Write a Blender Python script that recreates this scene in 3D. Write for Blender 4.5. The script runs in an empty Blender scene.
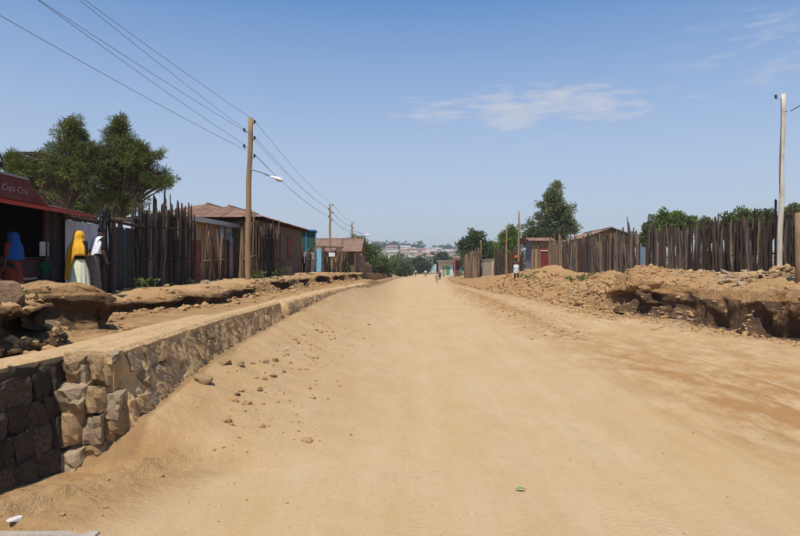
import bpy, bmesh, math, random
import numpy as np
from mathutils import Vector, Matrix, Euler
from mathutils.bvhtree import BVHTree

random.seed(7); RNG = np.random.default_rng(11)
SC = bpy.context.scene
COL = SC.collection
R = math.radians

# ---------------------------------------------------------------- camera
EYE = 1.65; F = 610.0; HOR = 270.0           # photo pixels (800 x 536)
cam = bpy.data.cameras.new('camera'); camo = bpy.data.objects.new('camera', cam); COL.objects.link(camo)
camo.location = (0, 0, EYE); camo.rotation_euler = (R(90.19), 0, 0)
cam.sensor_width = 36; cam.lens = 36 * F / 800; cam.clip_start = 0.05; cam.clip_end = 8000
SC.camera = camo

# ---------------------------------------------------------------- sky, sun, exposure
SUN_EL = 62.0
SUN_H = Vector((-0.33, -0.94, 0)).normalized()
sd = Vector((SUN_H.x * math.cos(R(SUN_EL)), SUN_H.y * math.cos(R(SUN_EL)), math.sin(R(SUN_EL))))
w = bpy.data.worlds.new('World'); SC.world = w; w.use_nodes = True
nt = w.node_tree; nt.nodes.clear()
def N(t, typ, **kw):
    n = t.nodes.new(typ)
    for k, v in kw.items(): setattr(n, k, v)
    return n
def L(t, a, b): t.links.new(a, b)
def MATH(t, op, a, b=None, c=None, clamp=False):
    n = t.nodes.new('ShaderNodeMath'); n.operation = op; n.use_clamp = clamp
    for i, v in enumerate((a, b, c)):
        if v is None: continue
        if isinstance(v, (int, float)): n.inputs[i].default_value = v
        else: t.links.new(v, n.inputs[i])
    return n.outputs[0]
sky = N(nt, 'ShaderNodeTexSky', sky_type='NISHITA', sun_disc=False)
sky.sun_elevation = R(SUN_EL); sky.sun_rotation = math.atan2(sd.x, sd.y)
sky.altitude = 1800; sky.air_density = 1.0; sky.dust_density = 0.3; sky.ozone_density = 9.0
tc = N(nt, 'ShaderNodeTexCoord'); sep = N(nt, 'ShaderNodeSeparateXYZ'); L(nt, tc.outputs['Generated'], sep.inputs[0])
az = MATH(nt, 'ARCTAN2', sep.outputs[0], sep.outputs[1]); el = MATH(nt, 'ARCSINE', sep.outputs[2])
cv = N(nt, 'ShaderNodeCombineXYZ'); L(nt, MATH(nt, 'MULTIPLY', az, 6.5), cv.inputs[0]); L(nt, MATH(nt, 'MULTIPLY', el, 30.0), cv.inputs[1])
cn = N(nt, 'ShaderNodeTexNoise'); cn.inputs['Scale'].default_value = 2.1; cn.inputs['Detail'].default_value = 8; cn.inputs['Roughness'].default_value = 0.62
L(nt, cv.outputs[0], cn.inputs['Vector'])
def bank(a0, e0, ra, re):
    da = MATH(nt, 'DIVIDE', MATH(nt, 'SUBTRACT', az, R(a0)), R(ra)); de = MATH(nt, 'DIVIDE', MATH(nt, 'SUBTRACT', el, R(e0)), R(re))
    return MATH(nt, 'SUBTRACT', 1.0, MATH(nt, 'ADD', MATH(nt, 'POWER', MATH(nt, 'ABSOLUTE', da), 2.0), MATH(nt, 'POWER', MATH(nt, 'ABSOLUTE', de), 2.0)), clamp=True)
b1 = bank(12.6, 14.6, 14.0, 2.3); b2 = bank(31, 17.2, 9, 5); b3 = bank(10, 11.5, 12, 3.5)
den1 = MATH(nt, 'MULTIPLY', MATH(nt, 'SUBTRACT', MATH(nt, 'ADD', cn.outputs[0], MATH(nt, 'MULTIPLY', b1, 0.25)), 0.58, clamp=True), 4.0)
den2 = MATH(nt, 'MULTIPLY', MATH(nt, 'SUBTRACT', MATH(nt, 'ADD', cn.outputs[0], MATH(nt, 'MULTIPLY', b2, 0.10)), 0.58, clamp=True), 3.0)
den3 = MATH(nt, 'MULTIPLY', MATH(nt, 'SUBTRACT', MATH(nt, 'ADD', cn.outputs[0], MATH(nt, 'MULTIPLY', b3, 0.12)), 0.60, clamp=True), 1.2)
den = MATH(nt, 'MULTIPLY', MATH(nt, 'MAXIMUM', MATH(nt, 'MAXIMUM', MATH(nt, 'MULTIPLY', den1, MATH(nt, 'GREATER_THAN', b1, 0.001)), MATH(nt, 'MULTIPLY', den2, b2)), MATH(nt, 'MULTIPLY', den3, b3)), 0.72, clamp=True)
lowhaze = MATH(nt, 'MULTIPLY', MATH(nt, 'POWER', MATH(nt, 'SUBTRACT', 1.0, MATH(nt, 'MULTIPLY', MATH(nt, 'ABSOLUTE', el), 2.35), clamp=True), 0.9), 0.95)
mx0 = N(nt, 'ShaderNodeMix', data_type='RGBA'); tint = N(nt, 'ShaderNodeVectorMath', operation='MULTIPLY'); L(nt, sky.outputs[0], tint.inputs[0]); tint.inputs[1].default_value = (0.86, 1.03, 0.98)
L(nt, lowhaze, mx0.inputs[0]); L(nt, tint.outputs[0], mx0.inputs[6]); mx0.inputs[7].default_value = (2.92, 2.93, 3.08, 1)
mx = N(nt, 'ShaderNodeMix', data_type='RGBA'); L(nt, den, mx.inputs[0]); L(nt, mx0.outputs[2], mx.inputs[6]); mx.inputs[7].default_value = (3.5, 3.5, 3.75, 1)
bg = N(nt, 'ShaderNodeBackground'); bg.inputs[1].default_value = 0.15; L(nt, mx.outputs[2], bg.inputs[0])
wo = N(nt, 'ShaderNodeOutputWorld'); L(nt, bg.outputs[0], wo.inputs[0])

sl = bpy.data.lights.new('sun', 'SUN'); sl.energy = 4.2; sl.angle = R(0.53); sl.color = (1.0, 0.94, 0.85)
so = bpy.data.objects.new('sun', sl); COL.objects.link(so); so.rotation_euler = (-sd).to_track_quat('-Z', 'Y').to_euler(); so.location = (-20, -20, 40)
vs = SC.view_settings; vs.view_transform = 'Standard'; vs.look = 'None'; vs.gamma = 1; vs.exposure = 0.3; vs.use_curve_mapping = False
SC.render.engine = 'CYCLES'; SC.cycles.use_denoising = True; SC.cycles.max_bounces = 6; SC.cycles.transparent_max_bounces = 8

# ---------------------------------------------------------------- helpers
def at(px, py, d): return Vector(((px - 400) / F * d, d, EYE - (py - HOR) / F * d))
def px2x(px, d): return (px - 400) / F * d
def py2z(py, d): return EYE - (py - HOR) / F * d

def hash2(ix, iy, seed):
    h = (ix.astype(np.int64) * 374761393 + iy.astype(np.int64) * 668265263 + seed * 1442695041) & 0x7fffffff
    h = ((h ^ (h >> 13)) * 1274126177) & 0x7fffffff
    return ((h ^ (h >> 16)) & 0xffff) / 65535.0
def vnoise(x, y, seed=0):
    x = np.asarray(x, float); y = np.asarray(y, float)
    x, y = np.broadcast_arrays(x, y)
    ix = np.floor(x); iy = np.floor(y); fx = x - ix; fy = y - iy
    fx = fx * fx * (3 - 2 * fx); fy = fy * fy * (3 - 2 * fy)
    a = hash2(ix, iy, seed); b = hash2(ix + 1, iy, seed); c = hash2(ix, iy + 1, seed); d = hash2(ix + 1, iy + 1, seed)
    return (a + (b - a) * fx) * (1 - fy) + (c + (d - c) * fx) * fy
def fbm(x, y, oct=4, seed=0):
    v = 0; a = 0.5; t = 0
    for o in range(oct):
        v = v + a * (vnoise(np.asarray(x) * 2 ** o + 17.3 * o, np.asarray(y) * 2 ** o + 5.1 * o, seed + o) * 2 - 1); t += a; a *= 0.5
    return v / t
def sstep(a, b, x): t = np.clip((np.asarray(x, float) - a) / (b - a), 0, 1); return t * t * (3 - 2 * t)

# ---------------------------------------------------------------- materials
MATS = {}
def M(name, c1, c2=None, scale=6, rough=0.9, bump=0.25, stretch=(1, 1, 1), rnd=0.0, metal=0.0, spec=0.3, dust=None, dustamt=0.0, bscale=None, coords='Object', trans=0.0):
    if name in MATS: return MATS[name]
    m = bpy.data.materials.new(name); m.use_nodes = True; t = m.node_tree; t.nodes.clear()
    out = N(t, 'ShaderNodeOutputMaterial'); p = N(t, 'ShaderNodeBsdfPrincipled'); L(t, p.outputs[0], out.inputs[0])
    c2 = c2 or tuple(v * 0.6 for v in c1)
    tcn = N(t, 'ShaderNodeTexCoord'); mp = N(t, 'ShaderNodeMapping'); L(t, tcn.outputs[coords], mp.inputs[0]); mp.inputs['Scale'].default_value = stretch
    oi = N(t, 'ShaderNodeObjectInfo')
    ad = N(t, 'ShaderNodeVectorMath', operation='ADD'); L(t, mp.outputs[0], ad.inputs[0])
    sc_ = N(t, 'ShaderNodeVectorMath', operation='SCALE'); cx = N(t, 'ShaderNodeCombineXYZ')
    for i in range(3): L(t, oi.outputs['Random'], cx.inputs[i])
    L(t, cx.outputs[0], sc_.inputs[0]); sc_.inputs['Scale'].default_value = 37.0; L(t, sc_.outputs[0], ad.inputs[1])
    n1 = N(t, 'ShaderNodeTexNoise'); n1.inputs['Scale'].default_value = scale; n1.inputs['Detail'].default_value = 7; n1.inputs['Roughness'].default_value = 0.65; L(t, ad.outputs[0], n1.inputs['Vector'])
    rp = N(t, 'ShaderNodeMapRange'); rp.inputs[1].default_value = 0.32; rp.inputs[2].default_value = 0.68; L(t, n1.outputs[0], rp.inputs[0])
    mix = N(t, 'ShaderNodeMix', data_type='RGBA'); L(t, rp.outputs[0], mix.inputs[0]); mix.inputs[6].default_value = (*c1, 1); mix.inputs[7].default_value = (*c2, 1)
    colout = mix.outputs[2]
    if rnd:
        br = N(t, 'ShaderNodeMapRange'); br.inputs[3].default_value = 1 - rnd; br.inputs[4].default_value = 1 + rnd; L(t, oi.outputs['Random'], br.inputs[0])
        vm = N(t, 'ShaderNodeVectorMath', operation='SCALE'); L(t, colout, vm.inputs[0]); L(t, br.outputs[0], vm.inputs['Scale']); colout = vm.outputs[0]
    if dust:
        n3 = N(t, 'ShaderNodeTexNoise'); n3.inputs['Scale'].default_value = 2.3; n3.inputs['Detail'].default_value = 5; L(t, tcn.outputs[coords], n3.inputs['Vector'])
        r3 = N(t, 'ShaderNodeMapRange'); r3.inputs[1].default_value = 0.35; r3.inputs[2].default_value = 0.7; r3.inputs[4].default_value = dustamt; L(t, n3.outputs[0], r3.inputs[0])
        m3 = N(t, 'ShaderNodeMix', data_type='RGBA'); L(t, r3.outputs[0], m3.inputs[0]); L(t, colout, m3.inputs[6]); m3.inputs[7].default_value = (*dust, 1); colout = m3.outputs[2]
    L(t, colout, p.inputs['Base Color'])
    p.inputs['Roughness'].default_value = rough; p.inputs['Metallic'].default_value = metal; p.inputs['Specular IOR Level'].default_value = spec
    if bump:
        n2 = N(t, 'ShaderNodeTexNoise'); n2.inputs['Scale'].default_value = bscale or scale * 4; n2.inputs['Detail'].default_value = 6; L(t, ad.outputs[0], n2.inputs['Vector'])
        bp = N(t, 'ShaderNodeBump'); bp.inputs['Strength'].default_value = bump; bp.inputs['Distance'].default_value = 0.03; L(t, n2.outputs[0], bp.inputs['Height']); L(t, bp.outputs[0], p.inputs['Normal'])
    MATS[name] = m
    return m
DUST = (0.44, 0.30, 0.16)
wood = M('stake_wood', (0.105, 0.064, 0.044), (0.030, 0.020, 0.016), 9, 0.95, 0.8, (3, 3, 0.35), rnd=0.7)
wood_grey = M('greyed_wood', (0.17, 0.135, 0.105), (0.075, 0.058, 0.047), 9, 0.95, 0.8, (3, 3, 0.35), rnd=0.5)
wood_dark = M('blackened_wood', (0.085, 0.064, 0.052), (0.028, 0.022, 0.019), 9, 0.95, 0.8, (3, 3, 0.35), rnd=0.6)
wood_pale = M('weathered_wood', (0.26, 0.17, 0.095), (0.13, 0.085, 0.05), 9, 0.95, 0.6, (3, 3, 0.35), rnd=0.4)
pole_wood = M('pole_wood', (0.36, 0.235, 0.12), (0.20, 0.125, 0.065), 8, 0.9, 0.4, (4, 4, 0.25))
white_wood = M('whitewashed_wood', (0.62, 0.57, 0.48), (0.36, 0.30, 0.24), 5, 0.9, 0.4, (3, 3, 0.4))
rust_roof = M('rusty_iron', (0.23, 0.125, 0.085), (0.15, 0.08, 0.055), 2.2, 0.75, 0.15, rnd=0.14, dust=(0.34, 0.22, 0.14), dustamt=0.6)
rust_roof2 = M('rusty_iron_red', (0.24, 0.145, 0.10), (0.17, 0.10, 0.07), 2.2, 0.75, 0.15, rnd=0.14, dust=(0.34, 0.20, 0.14), dustamt=0.5)
zinc = M('zinc_sheet', (0.46, 0.48, 0.52), (0.32, 0.33, 0.36), 3, 0.5, 0.1, (2, 2, 0.5), metal=0.35, rnd=0.1)
zinc_pale = M('pale_zinc', (0.50, 0.50, 0.50), (0.36, 0.35, 0.33), 3, 0.6, 0.1, metal=0.1, rnd=0.08)
mud = M('mud_plaster', (0.155, 0.105, 0.068), (0.10, 0.066, 0.044), 3, 0.95, 0.5)
mud_tan = M('tan_plaster', (0.36, 0.25, 0.14), (0.25, 0.17, 0.10), 3, 0.95, 0.5)
mud_brick = M('mud_brick', (0.27, 0.17, 0.10), (0.19, 0.12, 0.07), 6, 0.95, 0.6, rnd=0.2)
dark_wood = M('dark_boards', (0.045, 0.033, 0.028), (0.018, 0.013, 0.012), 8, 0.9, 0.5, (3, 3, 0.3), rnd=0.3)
black = M('black_rubber', (0.012, 0.012, 0.013), (0.006, 0.006, 0.006), 8, 0.6, 0.0)
cable = M('cable_grey', (0.17, 0.17, 0.19), (0.12, 0.12, 0.14), 8, 0.7, 0.0)
white_enamel = M('white_enamel', (0.80, 0.81, 0.82), (0.66, 0.67, 0.68), 6, 0.35, 0.05)
grey_steel = M('grey_steel', (0.30, 0.31, 0.32), (0.20, 0.20, 0.2), 8, 0.5, 0.05, metal=0.5)
cola_red = M('red_paint', (0.15, 0.014, 0.015), (0.06, 0.012, 0.012), 5, 0.75, 0.2, dust=(0.10, 0.06, 0.05), dustamt=0.6)
door_red = M('red_door_paint', (0.20, 0.028, 0.025), (0.11, 0.02, 0.018), 5, 0.75, 0.2)
rust_brown = M('rust_brown_sheet', (0.16, 0.055, 0.032), (0.09, 0.033, 0.022), 5, 0.85, 0.2)
letter_white = M('white_lettering', (0.62, 0.58, 0.56), (0.42, 0.36, 0.35), 8, 0.8, 0.0)
letter_blue = M('blue_lettering', (0.035, 0.085, 0.22), (0.05, 0.11, 0.25), 8, 0.8, 0.0)
pale_blue = M('pale_blue_wash', (0.52, 0.63, 0.74), (0.38, 0.48, 0.58), 3, 0.9, 0.3)
sky_blue = M('sky_blue_paint', (0.22, 0.48, 0.66), (0.15, 0.36, 0.52), 4, 0.7, 0.1)
blue_paint = M('blue_paint', (0.04, 0.20, 0.50), (0.03, 0.14, 0.38), 4, 0.7, 0.1)
green_paint = M('dark_green_sheet', (0.022, 0.085, 0.04), (0.014, 0.055, 0.028), 4, 0.7, 0.1)
bright_green = M('bright_green_sheet', (0.07, 0.30, 0.12), (0.05, 0.22, 0.09), 4, 0.7, 0.1)
teal = M('teal_door', (0.02, 0.22, 0.22), (0.015, 0.15, 0.15), 4, 0.7, 0.1)
whitewash = M('whitewash', (0.62, 0.58, 0.50), (0.47, 0.42, 0.34), 3, 0.9, 0.3)
concrete = M('concrete', (0.36, 0.30, 0.23), (0.24, 0.20, 0.155), 4, 0.95, 0.6, dust=DUST, dustamt=0.5)
mortar = M('sandy_mortar', (0.53, 0.345, 0.165), (0.39, 0.245, 0.115), 6, 0.97, 0.9, dust=DUST, dustamt=0.5, bscale=16)
stone_tan = M('dusty_stone', (0.45, 0.295, 0.15), (0.31, 0.195, 0.095), 5, 0.95, 0.7, rnd=0.28, dust=DUST, dustamt=0.45)
stone_grey = M('grey_stone', (0.39, 0.295, 0.195), (0.26, 0.19, 0.12), 5, 0.95, 0.7, rnd=0.25, dust=DUST, dustamt=0.4)
stone_dark = M('basalt_stone', (0.20, 0.145, 0.095), (0.055, 0.041, 0.031), 6, 0.95, 1.2, rnd=0.4)
mortar_dark = M('dark_mortar', (0.16, 0.115, 0.075), (0.06, 0.044, 0.032), 6, 0.95, 0.9)
skin_mat = M('brown_skin', (0.10, 0.052, 0.032), (0.085, 0.044, 0.028), 8, 0.6, 0.05)
hair_mat = M('black_hair', (0.012, 0.009, 0.008), (0.02, 0.015, 0.012), 20, 0.7, 0.3)
def cloth(name, c, c2=None): return M('cloth_' + name, c, c2 or tuple(v * 0.8 for v in c), 14, 0.9, 0.15)

# ground material
gm = bpy.data.materials.new('ground_earth'); gm.use_nodes = True; t = gm.node_tree; t.nodes.clear()
out = N(t, 'ShaderNodeOutputMaterial'); p = N(t, 'ShaderNodeBsdfPrincipled'); L(t, p.outputs[0], out.inputs[0])
geo = N(t, 'ShaderNodeNewGeometry'); at_ = N(t, 'ShaderNodeVertexColor', layer_name='soil'); sp = N(t, 'ShaderNodeSeparateColor'); L(t, at_.outputs[0], sp.inputs[0])
def gnoise(scale, det=6, rough=0.6, stretch=None):
    n = N(t, 'ShaderNodeTexNoise'); n.inputs['Scale'].default_value = scale; n.inputs['Detail'].default_value = det; n.inputs['Roughness'].default_value = rough
    if stretch:
        mp = N(t, 'ShaderNodeMapping'); mp.inputs['Scale'].default_value = stretch; L(t, geo.outputs['Position'], mp.inputs[0]); L(t, mp.outputs[0], n.inputs['Vector'])
    else: L(t, geo.outputs['Position'], n.inputs['Vector'])
    return n.outputs[0]
def mixc(f, a, b):
    n = N(t, 'ShaderNodeMix', data_type='RGBA')
    if isinstance(f, float): n.inputs[0].default_value = f
    else: L(t, f, n.inputs[0])
    for i, v in ((6, a), (7, b)):
        if isinstance(v, tuple): n.inputs[i].default_value = (*v, 1)
        else: L(t, v, n.inputs[i])
    return n.outputs[2]
def rng(v, a, b, c=0.0, d=1.0):
    n = N(t, 'ShaderNodeMapRange'); L(t, v, n.inputs[0]); n.inputs[1].default_value = a; n.inputs[2].default_value = b; n.inputs[3].default_value = c; n.inputs[4].default_value = d; return n.outputs[0]
nA = gnoise(0.45, 5); nB = gnoise(2.6, 6); nC = gnoise(22, 6, 0.7); nT = gnoise(1.0, 8, 0.7, (2.2, 0.42, 1)); nD = gnoise(70, 4, 0.7)
dustc = mixc(rng(nA, 0.35, 0.65), (0.500, 0.358, 0.212), (0.488, 0.330, 0.172))
dustc = mixc(rng(nT, 0.40, 0.66, 0, 0.6), dustc, (0.445, 0.285, 0.118))
soilc = mixc(rng(nB, 0.35, 0.65), (0.425, 0.258, 0.118), (0.320, 0.178, 0.072))
dustc = mixc(rng(gnoise(3.2, 7, 0.7), 0.48, 0.72, 0, 0.45), dustc, (0.415, 0.285, 0.155))
c = mixc(sp.outputs[0], soilc, dustc)
red = MATH(t, 'MULTIPLY', sp.outputs[2], rng(gnoise(1.0, 8, 0.72, (2.2, 0.75, 1)), 0.40, 0.58), clamp=True)
c = mixc(red, c, (0.345, 0.188, 0.072))
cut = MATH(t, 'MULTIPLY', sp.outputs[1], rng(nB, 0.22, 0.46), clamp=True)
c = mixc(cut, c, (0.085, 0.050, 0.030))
c = mixc(rng(nC, 0.56, 0.72, 0, 0.34), c, (0.23, 0.150, 0.085))
c = mixc(rng(nD, 0.60, 0.74, 0, 0.25), c, (0.52, 0.40, 0.26))
gatt = N(t, 'ShaderNodeVertexColor', layer_name='veg')
sv = N(t, 'ShaderNodeSeparateColor'); L(t, gatt.outputs[0], sv.inputs[0])
veg = MATH(t, 'MULTIPLY', sv.outputs[0], rng(gnoise(0.03, 6), 0.38, 0.52), clamp=True)
c = mixc(veg, c, (0.06, 0.075, 0.035))
L(t, c, p.inputs['Base Color']); p.inputs['Roughness'].default_value = 0.97; p.inputs['Specular IOR Level'].default_value = 0.12
nV = N(t, 'ShaderNodeTexVoronoi'); nV.inputs['Scale'].default_value = 9.0; L(t, geo.outputs['Position'], nV.inputs['Vector'])
soilh = MATH(t, 'MULTIPLY', MATH(t, 'SUBTRACT', 1.0, sp.outputs[0]), MATH(t, 'ADD', MATH(t, 'MULTIPLY', nV.outputs[0], -0.9), MATH(t, 'MULTIPLY', gnoise(6.5, 6, 0.65), 2.6)))
sx = N(t, 'ShaderNodeSeparateXYZ'); L(t, geo.outputs['Position'], sx.inputs[0]); tread = None
wob = MATH(t, 'MULTIPLY', gnoise(0.25, 2), 0.5)
for (x0_, k_) in ((-0.35, 0.10), (1.05, 0.10), (0.75, 0.24), (2.15, 0.24), (2.3, 0.05), (3.65, 0.05)):
    xw_ = MATH(t, 'ABSOLUTE', MATH(t, 'SUBTRACT', MATH(t, 'ADD', sx.outputs[0], wob), MATH(t, 'ADD', MATH(t, 'MULTIPLY', sx.outputs[1], k_), x0_ + 0.25)))
    mk_ = rng(xw_, 0.075, 0.105, 1.0, 0.0)
    tr_ = MATH(t, 'MULTIPLY', mk_, MATH(t, 'ADD', 0.8, MATH(t, 'MULTIPLY', MATH(t, 'SINE', MATH(t, 'ADD', MATH(t, 'MULTIPLY', sx.outputs[1], 95.0), MATH(t, 'MULTIPLY', xw_, 60.0))), 0.5)))
    tread = tr_ if tread is None else MATH(t, 'MAXIMUM', tread, tr_)
tread = MATH(t, 'MULTIPLY', MATH(t, 'MULTIPLY', tread, rng(gnoise(0.8, 4), 0.45, 0.65)), -0.17)
hh = MATH(t, 'ADD', MATH(t, 'ADD', MATH(t, 'ADD', soilh, tread), MATH(t, 'MULTIPLY', nC, 0.7)), MATH(t, 'ADD', MATH(t, 'MULTIPLY', nD, 0.35), MATH(t, 'ADD', MATH(t, 'MULTIPLY', MATH(t, 'MULTIPLY', nT, 1.2), sp.outputs[0]), MATH(t, 'MULTIPLY', MATH(t, 'MULTIPLY', gnoise(1.0, 6, 0.7, (9, 0.9, 1)), 0.55), MATH(t, 'POWER', sp.outputs[0], 3.0)))))
bp = N(t, 'ShaderNodeBump'); bp.inputs['Distance'].default_value = 0.035
L(t, MATH(t, 'SUBTRACT', 1.0, MATH(t, 'MULTIPLY', sp.outputs[0], 0.45)), bp.inputs['Strength']); L(t, hh, bp.inputs['Height']); L(t, bp.outputs[0], p.inputs['Normal'])

# ---------------------------------------------------------------- GROUND (one sheet, swept cross-section with undercut banks)
T = lambda tab, y: np.interp(y, [a for a, b in tab], [b for a, b in tab])
def rows():
    y = [-3000, -600, -150, -60, -30, -18, -10, -5, -2, -0.5, 0.5, 1.2, 1.8]; v = 2.2
    while v < 60: y.append(v); v += max(0.028, 0.0062 * v)
    while v < 260: y.append(v); v *= 1.02
    while v < 3500: y.append(v); v *= 1.07
    return np.array(y)
Y = rows(); NR = len(Y)
XLt = [(-10, -4.2), (3, -3.85), (6.2, -3.85), (7.2, -4.0), (7.45, -5.2), (8.0, -5.6), (8.35, -5.5), (8.95, -4.35), (9.35, -4.35), (10.2, -5.6), (11.5, -5.9), (12.2, -5.6), (12.9, -5.6), (13.5, -4.95), (14.2, -5.1), (15.3, -4.35), (16.0, -4.25), (16.35, -4.95), (17.2, -4.8), (18.1, -4.3), (18.5, -4.75), (20, -4.35), (22, -4.4), (24, -3.95), (27, -4.0), (30, -3.5), (34, -3.5), (40, -3.0), (60, -2.9), (100, -2.6), (170, -2), (3500, -2)]
ULt = [(-10, 1.15), (6, 1.3), (8, 1.34), (9.5, 1.33), (10.4, 1.08), (11.2, 0.98), (14, 0.99), (16, 1.12), (20, 1.25), (30, 1.38), (50, 1.42), (90, 1.1), (130, 0.6), (180, 0.2), (3500, 0.2)]
LLt = [(-10, 0.84), (6, 0.78), (8, 0.68), (10, 0.70), (12, 0.76), (16, 0.78), (20, 0.88), (30, 0.95), (45, 0.95), (60, 0.6), (90, 0.35), (130, 0.1), (180, 0), (3500, 0)]
XFt = [(-10, -3.15), (0, -3.08), (4.45, -2.82), (4.92, -2.78), (5.05, -2.2), (6, -2.26), (7, -2.3), (8.9, -2.42), (13.3, -2.48), (14, -2.42), (22, -2.4), (35, -1.6), (60, -1.5), (100, -0.9), (170, 1.5), (260, 3), (3500, 3)]
ZBt = [(-10, 0.12), (4.0, 0.12), (4.5, 0.07), (4.9, 0.0), (5.1, 0.15), (5.32, 0.36), (6.7, 0.455), (8.1, 0.51), (12.6, 0.59), (14, 0.63), (20, 0.74), (28, 0.85), (38, 0.6), (60, 0.28), (100, 0.1), (170, 0), (3500, 0)]
XRt = [(-10, 12), (5, 11.2), (10, 10.6), (14.8, 9.55), (16.2, 9.25), (18, 9.05), (19.4, 8.9), (21, 8.2), (24, 7.8), (30, 7.8), (40, 7.5), (50, 7.0), (67, 6.7), (80, 7.0), (100, 8.2), (170, 13), (260, 18), (3500, 18)]
HRt = [(-10, 1.05), (15, 1.08), (19.3, 1.0), (21, 1.15), (23.5, 1.15), (26, 0.9), (29, 0.72), (33, 0.68), (40, 0.9), (50, 1.05), (70, 1.0), (100, 0.8), (170, 0.2), (260, 0.0), (3500, 0)]
GRt = [(-10, 0.0), (22, 0.0), (24, 0.25), (26.5, 0.8), (30, 1.5), (45, 2.0), (60, 2.0), (100, 2), (3500, 2)]     # how far the right bank is spread into a slope
ZFt = [(-10, 1.4), (19, 1.55), (25, 1.56), (32, 1.62), (40, 1.66), (46, 1.85), (52, 1.98), (58, 1.75), (66, 1.45), (75, 1.35), (100, 1.5), (130, 1.2), (170, 0.5), (260, 0), (3500, 0)]
ULr, LLr, XLr = T(ULt, Y), T(LLt, Y), T(XLt, Y)
near = sstep(70, 35, Y) * sstep(1.0, 3, Y)
XLr = XLr + near * (0.26 * fbm(Y * 1.5, 3.0, 4, 5) + 0.08 * fbm(Y * 6, 1.0, 3, 6)); ULr = ULr + near * 0.13 * fbm(Y * 0.9, 33.0, 4, 92)
XFr, ZBr, XRr, HRr, GRr, ZFr = T(XFt, Y), T(ZBt, Y), T(XRt, Y), T(HRt, Y), T(GRt, Y), T(ZFt, Y)
XRr = XRr + near * (0.34 * fbm(Y * 0.9, 9.0, 4, 6) + 0.10 * fbm(Y * 4, 2.0, 3, 7)); HRr = HRr + near * 0.13 * fbm(Y * 0.9, 40.0, 4, 93)
cx_, cy_, cz_, cm_, cvg_ = [], [], [], [], []
def addcol(x, y, z, road, cutv, redv):
    cx_.append(np.broadcast_to(x, Y.shape).astype(float)); cy_.append(np.broadcast_to(y, Y.shape).astype(float)); cz_.append(np.broadcast_to(z, Y.shape).astype(float))
    cm_.append(np.stack([np.broadcast_to(v, Y.shape).astype(float) for v in (road, cutv, redv)], 1))
und0 = (0.14 + 0.24 * np.clip(fbm(Y * 0.8, 4, 3, 3) + 0.35, 0, 1)) * near
# left upper terrace
for off in list((3000, 1500, 700, 350, 180, 110, 75, 55, 42)) + list(np.geomspace(34, 0.04, 110)):
    x = XLr - off - und0 * 0.58
    z = ULr + 0.05 * fbm(x * 0.8, Y * 0.8, 4, 1) * near + 0.05 * near * np.exp(-off / 0.5) * fbm(Y * 2, off, 3, 2) - near * 0.05 * np.exp(-off / 0.12) + near * np.exp(-off / 0.35) * (0.07 * fbm(x * 5, Y * 5, 4, 97) - 0.05 * np.clip(fbm(Y * 2.4, 5, 3, 98), 0, 1))
    z = z + 0.10 * near * np.exp(-((x + 5.2) / 0.8) ** 2) * np.clip(fbm(Y * 0.9, 2, 3, 8), 0, 1) * 2.2
    z = z + near * sstep(2.2, 0.5, off) * (0.10 * fbm(x * 2.4, Y * 2.0, 5, 101) + 0.05 * np.abs(fbm(x * 7, Y * 7, 3, 102)))
    addcol(x, Y, z, 0.15 + 0.3 * sstep(0.2, 1.2, off), 0, 0.0)
# left bank face
dXL = np.gradient(XLr, Y); nl = np.sqrt(1 + dXL ** 2); nLx, nLy = 1 / nl, -dXL / nl
und = (0.14 + 0.24 * np.clip(fbm(Y * 0.8, 4, 3, 3) + 0.35, 0, 1)) * near
pk = [0, 0.08, 0.17, 0.28, 0.38, 0.52, 0.7, 0.86, 0.95, 1.0]
pd = [-0.95, -0.55, -0.2, 0.0, -0.45, -0.85, -0.75, -0.15, 0.4, 0.9]
colL = sstep(0.05, 0.40, fbm(Y * 0.55, 21, 3, 91)) * near
ARL = np.concatenate([[0], np.cumsum(np.hypot(np.diff(XLr), np.diff(Y)))])
pkL = [0, 0.1, 0.22, 0.3, 0.5, 0.75, 0.9, 1.0]; pdL = [-0.6, -0.2, 0.0, -0.5, -0.9, -0.8, -0.2, 0.6]
for s in np.linspace(0.02, 1, 34):
    dn = np.interp(np.clip(s * (1 + 0.75 * fbm(ARL * 1.9, 51, 3, 95)), 0, 1) if s < 0.9 else np.full(NR, s), pkL, pdL); zf = 1 - s
    face = math.sin(math.pi * min(1, s * 1.02)) if s < 0.98 else 0.0
    zz = LLr + zf * (ULr - LLr)
    d = np.where(dn < 0, dn * und, dn * 0.22) + near * (face * 0.15 * fbm(ARL * 3.6, zz * 1.8, 4, 12) + face * 0.11 * fbm(ARL * 10, zz * 4, 4, 13) + 0.05 * fbm(ARL * 13, zz * 13, 3, 17))
    d = d * (1 - 0.75 * colL) + colL * 0.5 * (s - 0.25)
    addcol(XLr + d * nLx, Y + d * nLy, zz + near * face * 0.03 * fbm(ARL * 9, s * 5, 3, 14), 0.0, near * (0.9 if 0.10 < s < 0.88 else 0.15) * (1 - 0.7 * colL), 0.1)
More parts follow.
